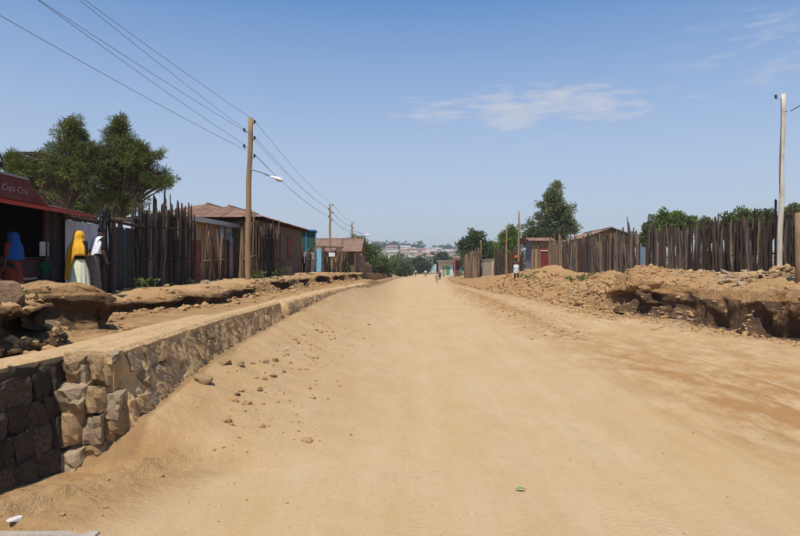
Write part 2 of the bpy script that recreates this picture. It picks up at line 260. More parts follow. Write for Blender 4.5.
# lower terrace behind the wall
XWb = np.where(Y < 13.5, np.interp(Y, [0, 4.45, 5.3, 9.5, 13.5], [-3.48, -3.21, -3.11, -3.2, -3.15]), XFr - 0.55)
for s in np.linspace(0.03, 1, 34):
    x0 = XLr + (0.16 + 0.30 * colL) * nLx; x = x0 + (XWb - x0) * s
    z = LLr + 0.06 * fbm(x * 1.6, Y * 1.6, 4, 15) * near * math.sin(math.pi * s) + 0.05 * (1 - s) ** 3 * near
    z = z + near * 0.14 * np.exp(-((x + 3.75) ** 2 + (Y - 7.7) ** 2) / 0.22) + near * 0.16 * np.exp(-((x + 4.5) ** 2 + (Y - 8.1) ** 2) / 0.12)
    addcol(x, Y, z, 0.3 * s, 0.0, 0.15)
# under the wall
for s in np.linspace(0.12, 1, 7):
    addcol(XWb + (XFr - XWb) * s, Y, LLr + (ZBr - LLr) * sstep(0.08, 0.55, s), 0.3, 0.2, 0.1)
# sand apron, road, track
for s in np.linspace(0.004, 0.996, 210) ** 1.0:
    x = XFr + (XRr - XFr) * s; dx = x - XFr
    wslope = T([(-10, 1.6), (5, 1.7), (6, 2.4), (8, 2.8), (14, 2.6), (30, 2.0), (60, 1.5), (3500, 1.5)], Y)
    a = np.clip(1 - dx / wslope, 0, 1)
    z = ZBr * (a ** 1.75)
    z = z + near * (0.012 * fbm(x * 1.2, Y * 0.5, 4, 20) + a * 0.06 * fbm(x * 2.3, Y * 2.3, 4, 21) + 0.004 * fbm(x * 7, Y * 4, 3, 22))
    # broken crust ridge in the near left corner
    rid = np.exp(-(((x + 2.22) - 0.45 * (Y - 4.5)) / 0.16) ** 2) * sstep(3.4, 4.0, Y) * sstep(5.3, 4.9, Y)
    z = z + rid * (0.11 + 0.08 * fbm(x * 6, Y * 6, 4, 23))
    crust = sstep(-0.02, 0.03, (x + 2.02) - 0.42 * (Y - 4.5) + 0.07 * fbm(Y * 3, 1, 3, 24)) * sstep(0.75, 0.15, (x + 2.0) - 0.42 * (Y - 4.5)) * sstep(3.3, 3.8, Y) * sstep(5.2, 4.7, Y)
    z = z + 0.055 * crust
    z = z - 0.16 * sstep(3.74, 3.68, Y) * sstep(-1.95, -2.15, x) * sstep(2.0, 2.6, Y)
    # windrow between the road and the side track
    xw = T([(-10, 3.4), (8, 3.5), (14, 3.8), (21, 4.05), (33, 4.35), (45, 4.6), (67, 5.4), (100, 7), (170, 12), (3500, 12)], Y)
    amp = T([(-10, 0), (8, 0.0), (13, 0.03), (18, 0.08), (24, 0.17), (34, 0.26), (46, 0.22), (60, 0.08), (80, 0), (3500, 0)], Y)
    z = z + amp * np.exp(-((x - xw - 0.12 * fbm(Y * 0.8, 7, 3, 25)) / 0.42) ** 2) * (1 + 0.6 * fbm(x * 3, Y * 2.2, 4, 26))
    z = z + amp * 0.45 * np.exp(-((x - xw - 1.0) / 0.5) ** 2) * (0.5 + 0.8 * fbm(x * 2, Y * 1.1, 4, 27))
    # wheel ruts
    drift = 0.035 * Y
    for rx, rw, ra in ((0.9, 0.22, 0.014), (2.4, 0.22, 0.016), (5.2, 0.22, 0.055), (6.6, 0.22, 0.055), (1.65, 0.10, 0.011), (3.05, 0.10, 0.013), (-0.2, 0.12, 0.009), (4.6, 0.12, 0.02)):
        u = (x - rx - drift - 0.15 * np.sin(Y * 0.21 + rx)) / rw
        z = z - near * ra * (np.exp(-u ** 2) - 0.55 * np.exp(-(np.abs(u) - 1.7) ** 2 * 2.2))
    z = z + near * sstep(2.3, 4.0, x) * (0.022 * fbm(x * 3.5, Y * 1.6, 5, 29) + 0.012 * fbm(x * 9, Y * 4, 3, 30))
    e = np.clip(1 - (XRr - x) / 1.6, 0, 1)
    z = z + near * e * (0.05 * fbm(x * 3, Y * 3, 4, 28) + 0.03)
    z = z - 0.22 * np.exp(-((XRr - x) / 0.40) ** 2) * sstep(7, 9, Y) * sstep(19.6, 18.6, Y)
    roadm = np.clip(1 - a * 0.35, 0, 1) * (1 - 0.8 * e) * (1 - 0.75 * np.clip(amp / 0.2, 0, 1) * np.exp(-((x - xw - 0.2) / 0.7) ** 2))
    corner = sstep(-1.35, -1.9, x - 0.35 * (Y - 4.5)) * sstep(5.4, 5.0, Y); roadm = roadm * (1 - 0.6 * corner)
    redm = 0.2 * corner + sstep(2.6, 4.3, x - 0.02 * Y) * (0.85 - 0.3 * sstep(4.5, 6, x)) * sstep(20, 7, Y) + 0.35 * np.exp(-((x - xw) / 0.7) ** 2) * sstep(10, 20, Y) * sstep(60, 40, Y) + 0.12 * a + 0.38 * sstep(1.6, 3.6, x - 0.03 * Y) * sstep(60, 30, Y)
    addcol(x, Y, z, roadm, 0, redm)
# right bank
dXR = np.gradient(XRr, Y); nr = np.sqrt(1 + dXR ** 2); nRx, nRy = -1 / nr, dXR / nr
undR = (0.18 + 0.28 * np.clip(fbm(Y * 0.7, 14, 3, 33) + 0.3, 0, 1)) * near * sstep(27, 23, Y)
colR = sstep(0.10, 0.40, fbm(Y * 0.6, 27, 3, 94)) * near * 0.8
hol = sstep(19.0, 19.8, Y) * sstep(24.2, 23.2, Y)
for s in np.linspace(0.0, 0.98, 40):
    k = 1 - s
    dn = np.interp(np.clip(k * (1 + 0.8 * fbm(Y * 1.3, 57, 3, 96)), 0, 1) if k < 0.9 else np.full(NR, k), pk, pd); zf = s
    face = math.sin(math.pi * s)
    zz = zf * HRr - 0.2 * (1 - zf) ** 3 * sstep(7, 9, Y) * sstep(19.6, 18.6, Y)
    d = np.where(dn < 0, dn * undR, dn * 0.35) - GRr * s
    d = d + near * face * (0.24 * fbm(Y * 2.2, zz * 1.6, 4, 42) + 0.14 * fbm(Y * 7, zz * 3, 4, 43)) - hol * face * 0.75 * np.clip(fbm(Y * 1.5, zz * 2.2, 3, 45) - 0.05, 0, 1) * 1.6
    zz = zz + near * sstep(24, 27, Y) * math.sin(math.pi * min(1.0, s * 0.95 + 0.05)) * (0.20 * fbm((XRr + GRr * s) * 1.6, Y * 0.9, 5, 103) + 0.12 * np.abs(fbm((XRr + GRr * s) * 4, Y * 2.5, 4, 104)))
    d = d * (1 - 0.7 * colR) - colR * 0.45 * (s - 0.6)
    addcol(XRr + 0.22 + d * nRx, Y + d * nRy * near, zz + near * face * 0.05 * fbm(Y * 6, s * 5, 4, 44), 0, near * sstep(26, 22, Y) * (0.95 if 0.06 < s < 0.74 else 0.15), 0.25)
# right upper ground
XRl = XRr + 0.22 + GRr + undR * 0.9
for off in list(np.geomspace(0.04, 34, 120)) + [42, 55, 75, 110, 180, 350, 700, 1500, 3000]:
    x = XRl + off
    u = np.clip(off / 3.0, 0, 1); u = u ** 0.8
    z = HRr + (ZFr - HRr) * u
    mound = 0.50 * np.exp(-(((x - 9.2) / 1.0) ** 2 + ((Y - 23.3) / 1.5) ** 2)) + 0.10 * np.exp(-(((x - 10.3) / 0.9) ** 2 + ((Y - 21.5) / 1.2) ** 2)) + 0.5 * np.exp(-(((x - 11.0) / 1.5) ** 2 + ((Y - 46) / 2.5) ** 2)) + 0.4 * np.exp(-(((x - 11.8) / 1.6) ** 2 + ((Y - 33) / 2.5) ** 2)) * 0.6
    rough = near * 0.18 * sstep(24, 27, Y) * sstep(62, 48, Y) * sstep(3.2, 0.8, off) * (fbm(x * 1.6, Y * 0.9, 5, 103) + 0.5 * np.abs(fbm(x * 4, Y * 2.5, 4, 104))) + near * (0.09 * fbm(x * 1.5, Y * 1.5, 5, 50) * sstep(0, 0.4, off) * sstep(9, 4, off) + 0.07 * fbm(x * 5, Y * 5, 4, 51) * sstep(3.6, 1.5, off))
    addcol(x, Y, z + mound * near + rough, 0.15 + 0.25 * sstep(1.5, 3, off), 0.0, 0.25 * sstep(3, 1, off))
GX = np.stack(cx_, 1); GY = np.stack(cy_, 1); GZ = np.stack(cz_, 1); GM = np.stack(cm_, 1)
farb = sstep(130, 210, Y)[:, None]
hillz = 1.1 * sstep(150, 240, GY) + 38.0 * sstep(300, 1000, GY) * (0.82 + 0.35 * fbm(GX / 330.0, GY / 500.0, 3, 60)) + 0.6 * fbm(GX / 60., GY / 60., 3, 61) * sstep(200, 400, GY)
GZ = GZ * (1 - farb) + hillz * farb
GZ = GZ + 4.0 * fbm(GX / 140., GY / 140., 3, 62) * sstep(90, 400, np.abs(GX)) * sstep(-400, 100, -np.abs(GY))
NC = GX.shape[1]
V = np.stack([GX, GY, GZ], 2).reshape(-1, 3)
ii = np.arange(NR - 1)[:, None] * NC + np.arange(NC - 1)[None, :]
Q = np.stack([ii, ii + 1, ii + NC + 1, ii + NC], 2).reshape(-1, 4)
def fast_mesh(name, V, Q, smooth=True):
    me = bpy.data.meshes.new(name); n = Q.shape[1]
    me.vertices.add(len(V)); me.vertices.foreach_set('co', V.astype(np.float32).ravel())
    me.loops.add(Q.size); me.loops.foreach_set('vertex_index', Q.astype(np.int32).ravel())
    me.polygons.add(len(Q)); me.polygons.foreach_set('loop_start', np.arange(0, Q.size, n, dtype=np.int32)); me.polygons.foreach_set('loop_total', np.full(len(Q), n, np.int32))
    me.polygons.foreach_set('use_smooth', np.full(len(Q), smooth)); me.update(calc_edges=True); me.validate(); return me
gme = fast_mesh('ground', V, Q)
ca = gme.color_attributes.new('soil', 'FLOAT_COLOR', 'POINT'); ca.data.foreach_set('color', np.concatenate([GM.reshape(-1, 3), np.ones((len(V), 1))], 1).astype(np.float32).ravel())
vg = (sstep(170, 230, GY) * 0.9 + sstep(30, 60, np.abs(GX)) * 0.8).clip(0, 1).reshape(-1)
cb = gme.color_attributes.new('veg', 'FLOAT_COLOR', 'POINT'); cb.data.foreach_set('color', np.stack([vg, vg, vg, np.ones_like(vg)], 1).astype(np.float32).ravel())
gme.materials.append(gm)
ground = bpy.data.objects.new('ground', gme); COL.objects.link(ground); ground['kind'] = 'structure'
BVH = BVHTree.FromPolygons([tuple(v) for v in V[:]], [tuple(q) for q in Q.tolist()])
def gz(x, y):
    h = BVH.ray_cast(Vector((x, y, 200)), Vector((0, 0, -1)))
    return h[0].z if h[0] is not None else 0.0

# ---------------------------------------------------------------- object helpers
class MB:
    def __init__(s): s.v = []; s.f = []
    def box(s, c, size, rot=None, taper=0.0):
        n = len(s.v); m = Euler(rot).to_matrix() if rot else None
        for dx, dy, dz in ((-1, -1, -1), (1, -1, -1), (1, 1, -1), (-1, 1, -1), (-1, -1, 1), (1, -1, 1), (1, 1, 1), (-1, 1, 1)):
            k = 1 - taper if dz > 0 else 1
            q = Vector((dx * size[0] / 2 * k, dy * size[1] / 2 * k, dz * size[2] / 2))
            if m: q = m @ q
            s.v.append((q.x + c[0], q.y + c[1], q.z + c[2]))
        for a in ((0, 3, 2, 1), (4, 5, 6, 7), (0, 1, 5, 4), (1, 2, 6, 5), (2, 3, 7, 6), (3, 0, 4, 7)): s.f.append(tuple(i + n for i in a))
        return s
    def tube(s, pts, rad, k=8, cap=True, jitter=0.0):
        pts = [Vector(q) for q in pts]; rad = rad if isinstance(rad, (list, tuple)) else [rad] * len(pts); n = len(s.v)
        ref = None
        for i, q in enumerate(pts):
            d = (pts[min(i + 1, len(pts) - 1)] - pts[max(i - 1, 0)]).normalized()
            if ref is None: ref = d.orthogonal().normalized()
            a = (ref - d * ref.dot(d)).normalized(); b = d.cross(a); ref = a
            for j in range(k):
                th = 2 * math.pi * j / k; r = rad[i] * (1 + jitter * (random.random() - 0.5))
                o = q + a * math.cos(th) * r + b * math.sin(th) * r; s.v.append(tuple(o))
        for i in range(len(pts) - 1):
            for j in range(k): s.f.append((n + i * k + j, n + i * k + (j + 1) % k, n + (i + 1) * k + (j + 1) % k, n + (i + 1) * k + j))
        if cap: s.f.append(tuple(n + j for j in range(k))[::-1]); s.f.append(tuple(n + (len(pts) - 1) * k + j for j in range(k)))
        return s
    def lathe(s, prof, k=12, c=(0, 0, 0)):   # prof: (r, z)
        n = len(s.v)
        for r, z in prof:
            for j in range(k): th = 2 * math.pi * j / k; s.v.append((c[0] + r * math.cos(th), c[1] + r * math.sin(th), c[2] + z))
        for i in range(len(prof) - 1):
            for j in range(k): s.f.append((n + i * k + j, n + i * k + (j + 1) % k, n + (i + 1) * k + (j + 1) % k, n + (i + 1) * k + j))
        return s
    def poly(s, pts, thick, axis):            # extruded polygon along a vector
        n = len(s.v); a = Vector(axis).normalized() * thick; k = len(pts)
        for q in pts: s.v.append(tuple(Vector(q)))
        for q in pts: s.v.append(tuple(Vector(q) + a))
        s.f.append(tuple(range(n + k - 1, n - 1, -1))); s.f.append(tuple(range(n + k, n + 2 * k)))
        for i in range(k): s.f.append((n + i, n + (i + 1) % k, n + k + (i + 1) % k, n + k + i))
        return s
    def mesh(s, name, smooth=False):
        me = bpy.data.meshes.new(name); me.from_pydata(s.v, [], s.f); me.update()
        bm = bmesh.new(); bm.from_mesh(me); bmesh.ops.recalc_face_normals(bm, faces=bm.faces); bm.to_mesh(me); bm.free()
        if smooth: me.polygons.foreach_set('use_smooth', [True] * len(me.polygons))
        return me
    def build(s, name, mat, parent=None, smooth=False, loc=None, rz=0):
        return link(name, s.mesh(name, smooth), mat, parent, loc, rz)
def link(name, me, mat, parent=None, loc=None, rz=0):
    if mat and not me.materials: me.materials.append(mat)
    o = bpy.data.objects.new(name, me); COL.objects.link(o)
    if parent: o.parent = parent
    if loc is not None: o.location = loc
    if rz: o.rotation_euler.z = rz
    return o
def tag(o, label, cat, group=None, kind=None):
    if label: o['label'] = label
    if cat: o['category'] = cat
    if group: o['group'] = group
    if kind: o['kind'] = kind
    return o
def empty(name, loc, label, cat, rz=0, group=None):
    o = bpy.data.objects.new(name, None); COL.objects.link(o); o.location = loc; o.rotation_euler.z = rz; o.empty_display_size = 0.2
    return tag(o, label, cat, group)

def rock_mesh(name, seed, sub=2, rough=0.22, boxy=0.5):
    bm = bmesh.new(); bmesh.ops.create_icosphere(bm, subdivisions=sub, radius=1.0); rr = random.Random(seed)
    cuts = [(Vector((rr.gauss(0, 1), rr.gauss(0, 1), rr.gauss(0, 1))).normalized(), rr.uniform(0.5, 0.82)) for _ in range(13)]
    for v in bm.verts:
        q = v.co.copy(); m = max(abs(q.x), abs(q.y), abs(q.z)); q = q.lerp(q / m * 0.85, boxy)
        for n, d in cuts:
            k = q.dot(n)
            if k > d: q -= n * (k - d) * 0.9
        q *= 1 + rough * (rr.random() - 0.5) * 0.35
        v.co = q
    me = bpy.data.meshes.new(name); bm.to_mesh(me); bm.free(); return me
def block_mesh(name, seed):
    bm = bmesh.new(); bmesh.ops.create_cube(bm, size=1.7); bmesh.ops.subdivide_edges(bm, edges=bm.edges[:], cuts=4, use_grid_fill=True); rr = random.Random(seed)
    k = [(Vector((rr.choice((-1, 1)), rr.choice((-1, 1)), rr.choice((-1, 1)) * rr.random())).normalized(), rr.uniform(0.85, 1.05)) for _ in range(6)]; sk = [rr.uniform(-.22, .22) for _ in range(6)]
    for v in bm.verts:
        q = v.co.copy(); q = Vector((q.x + sk[0] * q.y, q.y + sk[1] * q.z + sk[2] * q.x * 0.4, q.z + sk[3] * q.y + sk[4] * q.x * 0.4))
        for n, d in k:
            t_ = q.dot(n)
            if t_ > d: q -= n * (t_ - d)
        v.co = q + Vector((rr.uniform(-1, 1), rr.uniform(-1, 1), rr.uniform(-1, 1))) * 0.075
    me = bpy.data.meshes.new(name); bm.to_mesh(me); bm.free(); return me
BLOCKS = [block_mesh('stone', 40 + i) for i in range(10)]
ROCKS = [rock_mesh('stone', i, 3, 0.20, 0.82) for i in range(10)]
def with_mat(me, mat):
    key = (me.name, mat.name)
    if key not in WM: c_ = me.copy(); c_.materials.clear(); c_.materials.append(mat); WM[key] = c_
    return WM[key]
WM = {}
def rock(name, loc, size, mat, parent=None, rot=None, variant=None, lib=None):
    me = with_mat((lib or ROCKS)[random.randrange(10) if variant is None else variant], mat)
    o = bpy.data.objects.new(name, me); COL.objects.link(o); o.location = loc; o.scale = size
    o.rotation_euler = rot if rot else (random.uniform(-.3, .3), random.uniform(-.3, .3), random.uniform(0, 6.28))
    if parent: o.parent = parent
    return o

# ---------------------------------------------------------------- stone retaining walls (left)
def wall_core(name, stations, mat, parent, amp=0.05):
    """stations: list of (y, xback, xtop_front, xbottom_front, ztop, zbottom)"""
    m = MB(); K = 26
    for (y, xb, xt, xf, zt, zb) in stations:
        m.v.append((xb, y, zb)); m.v.append((xb, y, zt))
        m.v.append(((xb + xt) / 2, y, zt + 0.012 * random.uniform(-1, 1)))
        for k in range(K):
            s = k / (K - 1); zz_ = zt - 0.02 * (k == 0) * random.random() + (zb - zt) * s; m.v.append((xt + (xf - xt) * s + (amp * (float(fbm(y * 4.5, zz_ * 6, 4, 77)) - 0.15) + amp * 0.9 * min(0.0, float(fbm(y * 13, zz_ * 13, 2, 78)) + 0.12) if 0 < k else 0.0), y + 0.012 * random.uniform(-1, 1), zz_))
    n = K + 3
    for i in range(len(stations) - 1):
        for j in range(n): m.f.append((i * n + j, i * n + (j + 1) % n, (i + 1) * n + (j + 1) % n, (i + 1) * n + j))
    m.f.append(tuple(range(n))); m.f.append(tuple((len(stations) - 1) * n + j for j in range(n))[::-1])
    return m.build(name, mat, parent, smooth=False)
XFW = lambda y: np.interp(y, [0, 5.0, 5.1, 8.9, 13.3], [-2.46, -2.44, -2.44, -2.60, -2.62])
# older back wall with dark stones
bw = empty('stone_retaining_wall', (-2.9, 4, 0), 'older retaining wall of dark blackish stones with a pale dusty screed top', 'wall')
def loc_parent(o, par): o.parent = par; o.matrix_parent_inverse = Matrix.Translation(-par.location) if par.rotation_euler.z == 0 else par.matrix_world.inverted(); return o
BWX = lambda y: np.interp(y, [0, 4.45, 5.3, 9.5], [-3.2, -2.93, -2.83, -2.92])
st = [(y, BWX(y) - 0.28, BWX(y), BWX(y) + 0.13, 0.90, -0.25) for y in np.arange(0.6, 9.6, 0.06)]
core = wall_core('mortar', st, mortar_dark, None); loc_parent(core, bw)
st2 = MB()
ys = np.arange(0.6, 9.6, 0.1); nq = 6
for y in ys:
    xb, xf = BWX(y) - 0.30, BWX(y) + 0.02
    for q in ((xb, 0.88), (xb, 0.945), (xb + 0.1, 0.955), (xf - 0.05, 0.952 + 0.006 * random.random()), (xf + 0.012 * random.random(), 0.93), (xf + 0.012 * random.random(), 0.885)): st2.v.append((q[0], y, q[1] ))
for i in range(len(ys) - 1):
    for j in range(nq): st2.f.append((i * nq + j, i * nq + (j + 1) % nq, (i + 1) * nq + (j + 1) % nq, (i + 1) * nq + j))
st2.f.append(tuple(range(nq))); st2.f.append(tuple((len(ys) - 1) * nq + j for j in range(nq))[::-1])
loc_parent(st2.build('screed_top', mortar), bw)
zc = 0.0
while zc < 0.86:
    h = random.uniform(0.17, 0.23); y = 1.2 + random.uniform(0, 0.2)
    while y < 5.25:
        l = random.uniform(0.16, 0.34)
        o = rock('stone', (BWX(y + l / 2) - 0.02 + 0.11 * (0.9 - zc), y + l / 2, min(zc + h / 2, 0.80)), (0.085, l * 0.64, h * 0.66), stone_dark, None, (random.uniform(-.1, .1), random.uniform(-.08, .08), random.uniform(-.1, .1)), lib=BLOCKS)
        loc_parent(o, bw); y += l * 0.98
    zc += h * 0.97
# newer front wall
fw = empty('stone_retaining_wall', (-2.6, 5.3, 0), 'long sandy retaining wall of rough stones in mortar, broken off at its near end', 'wall')
st = [(y, BWX(min(y, 9.5)) + 0.015, XFW(y), XFW(y) + 0.38, 0.93, -0.2) for y in np.arange(5.25, 13.35, 0.045)]
loc_parent(wall_core('mortar', st, mortar, None), fw)
tp = MB(); ys = np.arange(5.12, 13.36, 0.09)
for y in ys:
    xb, xf = BWX(min(y, 9.5)) + 0.02, XFW(y) + 0.01
    for q in ((xb, 0.86), (xb + 0.01, 0.955), ((xb + xf) / 2, 0.972 + 0.01 * random.random()), (xf - 0.05, 0.965), (xf + 0.02 * random.uniform(-1, 1), 0.93), (xf + 0.02 * random.uniform(-1, 1), 0.86)): tp.v.append((q[0], y, q[1]))
for i in range(len(ys) - 1):
    for j in range(nq): tp.f.append((i * nq + j, i * nq + (j + 1) % nq, (i + 1) * nq + (j + 1) % nq, (i + 1) * nq + j))
tp.f.append(tuple(range(nq))); tp.f.append(tuple((len(ys) - 1) * nq + j for j in range(nq))[::-1])
loc_parent(tp.build('screed_top', mortar), fw)
zc = 0.02
while zc < 0.84:
    h = random.uniform(0.13, 0.2); y = 5.3 + random.uniform(0, 0.15)
    while y < 13.1:
        l = random.uniform(0.13, 0.32)
        if zc + h > np.interp(y, [5, 5.8, 7, 8.3, 12.6], [0, .26, .4, .49, .6]) - 0.02 and random.random() < (0.75 if y < 6.4 else 0.5):
            zz = min(zc + h / 2, 0.80); fx = XFW(y) + 0.335 * (0.93 - zz)
            o = rock('stone', (fx - random.uniform(0.06, 0.082) - (0.01 if y > 6.4 else 0), y + l / 2, zz), (0.09, l * 0.58, h * 0.6), (mortar if random.random() < 0.6 else stone_tan) if y > 6.4 else random.choice((stone_tan, stone_tan, stone_grey)), None, (random.uniform(-.25, .25), -0.3 + random.uniform(-.15, .15), random.uniform(-.2, .2)), lib=BLOCKS)
            loc_parent(o, fw)
        y += l * 1.02
    zc += h
for (x0, x1, y0, y1, d, gm_, dep) in ((75, 86, 356, 382, 5.02, 0, .14), (84, 96, 363, 383, 5.06, 1, .12), (95, 107, 356, 381, 5.06, 0, .12), (104, 118, 357, 384, 5.13, 0, .14),
        (65, 91, 380, 412, 4.98, 1, .17), (88, 109, 385, 412, 5.04, 0, .16), (106, 124, 388, 412, 5.14, 1, .14), (63, 87, 409, 444, 4.98, 0, .18), (86, 106, 412, 441, 5.05, 1, .16), (104, 128, 408, 434, 5.15, 0, .16),
        (59, 88, 443, 476, 4.95, 1, .19), (86, 112, 438, 462, 5.08, 0, .16), (74, 120, 350, 358, 5.14, 1, .16)):
    a = at((x0 + x1) / 2, (y0 + y1) / 2, d + dep * 0.6)
    o = rock('stone', a, ((x1 - x0) / F * d * 0.57, dep, (y1 - y0) / F * d * 0.56), stone_grey if gm_ else stone_tan, None, (random.uniform(-.2, .2), random.uniform(-.18, .18), random.uniform(-.35, .35)), lib=BLOCKS)
    loc_parent(o, fw)
fill = MB(); fill.box((-2.60, 5.26, 0.40), (0.36, 0.20, 0.90)); loc_parent(fill.build('mortar', mortar), fw)
# second low wall further on
lw = empty('low_wall', (-2.4, 20, 0), 'low rounded earth and concrete wall half buried in sand beyond the stone wall', 'wall')
LWX = lambda y: np.interp(y, [13.8, 22, 35], [-2.56, -2.48, -1.62])
m = MB(); ys = np.concatenate([np.arange(13.8, 24, 0.06), np.arange(24, 34.5, 0.14)]); nq = 16
prof = [(-0.5, 0.6), (-0.49, 0.88), (-0.45, 0.93), (-0.35, 0.945), (-0.25, 0.945), (-0.15, 0.945), (-0.07, 0.935), (-0.02, 0.91), (0.0, 0.87), (0.02, 0.82), (0.035, 0.77), (0.05, 0.72), (0.06, 0.66), (0.075, 0.6), (0.09, 0.5), (0.11, 0.3)]
for y in ys:
    xf = LWX(y); brk = 0.10 * max(0.0, float(fbm(y * 0.9, 3, 3, 81)) - 0.05)
    for j, q in enumerate(prof):
        ex = 0.05 * float(fbm(y * 4, q[1] * 6 + q[0] * 5, 4, 82)) + 0.02 * random.uniform(-1, 1)
        m.v.append((xf + q[0] + (ex if j > 5 else ex * 0.3) - (brk if j > 6 else 0), y, q[1] + 0.035 * float(fbm(y * 2.2, q[0] * 4, 3, 83)) - (brk if 0 < j < 10 else 0)))
for i in range(len(ys) - 1):
    for j in range(nq): m.f.append((i * nq + j, i * nq + (j + 1) % nq, (i + 1) * nq + (j + 1) % nq, (i + 1) * nq + j))
m.f.append(tuple(range(nq))); m.f.append(tuple((len(ys) - 1) * nq + j for j in range(nq))[::-1])
loc_parent(m.build('wall_body', mortar, smooth=True), lw)

# ---------------------------------------------------------------- poles, wires, lamps
def pole(px_top, py_top, px_base, d, r0, r1, mat, label, bend=0.0, group=None, zb=None, name='utility_pole'):
    xb = px2x(px_base, d); g = gz(xb, d) if zb is None else zb
    o = empty(name, (xb, d, g), label, 'pole', group=group)
    tx = px2x(px_top, d) - xb; h = py2z(py_top, d) - g; pts = []; rr = []
    for i in range(13):
        s = i / 12; pts.append((tx * s + bend * math.sin(s * math.pi) + 0.012 * math.sin(s * 17), 0.01 * math.sin(s * 11), -0.4 + (h + 0.4) * s)); rr.append(r0 + (r1 - r0) * s)
    MB().tube(pts, rr, 12, jitter=0.05).build('shaft', mat, o, smooth=True)
    return o, h
def insulator(parent, x, z, y=0):
    b = MB().tube([(x * 0.35, y, z - 0.03), (x, y, z - 0.03), (x, y, z + 0.02)], 0.012, 6).build('bracket', black, parent)
    MB().lathe([(0.0, 0.0), (0.035, 0.0), (0.045, 0.03), (0.03, 0.05), (0.042, 0.075), (0.025, 0.1), (0.0, 0.105)], 10, (x, y, z)).build('insulator', black, parent, smooth=True)
p1, h1 = pole(251, 118, 247.5, 21, 0.10, 0.082, pole_wood, 'tall tan wooden pole carrying a white street lamp, in front of the stake fence', bend=-0.03)
Z1 = [py2z(v, 21) - p1.location.z for v in (123, 139, 157)]; Z1l = [py2z(v, 21) - p1.location.z for v in (131, 147)]
for z in Z1: insulator(p1, 0.24, z)
for z in Z1l: insulator(p1, -0.12, z)
lampz = py2z(170, 21) - p1.location.z
def street_lamp(name, loc, label, d, L0=0.85, rz=0.0, s=1.0, group=None):
    o = empty(name, loc, label, 'street lamp', rz, group)
    arm = MB().tube([(0, 0, 0), (0.35 * s, 0, -0.07 * s), (L0, 0, -0.24 * s)], 0.022 * s, 8).build('arm', grey_steel, o, smooth=True)
    h = MB(); n = 10
    prof = [(0.0, 0.03), (0.05, 0.05), (0.15, 0.07), (0.27, 0.10), (0.38, 0.095), (0.45, 0.06), (0.47, 0.015)]
    for (x, r) in prof:
        for j in range(n): th = 2 * math.pi * j / n; h.v.append((L0 + (x - 0.03) * s, math.cos(th) * r * s, (-0.24 - 0.30 * x + math.sin(th) * r * (0.85 if math.sin(th) > 0 else 0.5)) * 1 if s == 1 else (-0.24 * s - 0.30 * x * s + math.sin(th) * r * s * 0.7)))
    for i in range(len(prof) - 1):
        for j in range(n): h.f.append((i * n + j, i * n + (j + 1) % n, (i + 1) * n + (j + 1) % n, (i + 1) * n + j))
    h.f.append(tuple(range(n))); h.f.append(tuple((len(prof) - 1) * n + j for j in range(n)))
    h.build('housing', white_enamel, o, smooth=True)
    b = MB(); n2 = len(b.v)
    b.lathe([(0.0, -0.075), (0.05, -0.07), (0.085, -0.03), (0.09, 0.02)], 12, (0, 0, 0)); 
    bo = b.build('lens', M('lamp_glass', (0.5, 0.5, 0.47), (0.4, 0.4, 0.38), 6, 0.2, 0.0), o, smooth=True); bo.location = (L0 + 0.29 * s, 0, (-0.24 - 0.10 - 0.025) * s); bo.scale = (1.35 * s, 0.85 * s, 0.7 * s); bo.rotation_euler = (0, 0.28, 0)
    return o
street_lamp('street_lamp', (p1.location.x + 0.09, 20.9, p1.location.z + lampz), 'white street lamp on a thin arm fixed to the tall tan wooden pole', 21, 0.72)
POLES = [(330, 204, 330, 48, 'thin wooden pole in front of the rusty roofed house by the light blue door'), (352, 222, 352, 67, 'wooden pole beside the mud brick ruin at the end of the rusty roofed house'), (372, 240, 372.5, 95, 'short thick wooden pole before the dark green trees')]
PO = []
for (a, b, c_, d, lab) in POLES:
    o, h = pole(a, b, c_, d, 0.10, 0.08, pole_wood, lab); PO.append((o, h))
    if d < 90:
        for k, z in enumerate((h - 0.12, h - 0.7, h - 1.3)): insulator(o, 0.20, z)
        for z in (h - 0.42, h - 1.0): insulator(o, -0.12, z)
street_lamp('street_lamp', (PO[1][0].location.x + 0.08, 66.9, PO[1][0].location.z + PO[1][1] - 1.0), 'white street lamp on the pole beside the mud brick ruin', 67, 1.3, 0, 1.35)
for i, (px, pt, d, lab) in enumerate(((381, 251, 100, 'white steel lamp post before the roadside trees'), (389, 256, 140, 'small far white lamp post beside the roadside trees'))):
    o, h = pole(px, pt, px, d, 0.07, 0.06, white_enamel, lab, name='lamp_post')
    MB().tube([(0, 0, h - 0.05), (-0.5, 0, h + 0.1), (-0.9, 0, h + 0.08)], 0.04, 6).build('arm', white_enamel, o)
    MB().box((-1.15, 0, h + 0.06), (0.7, 0.24, 0.16), taper=0.3).build('lamp_head', white_enamel, o)
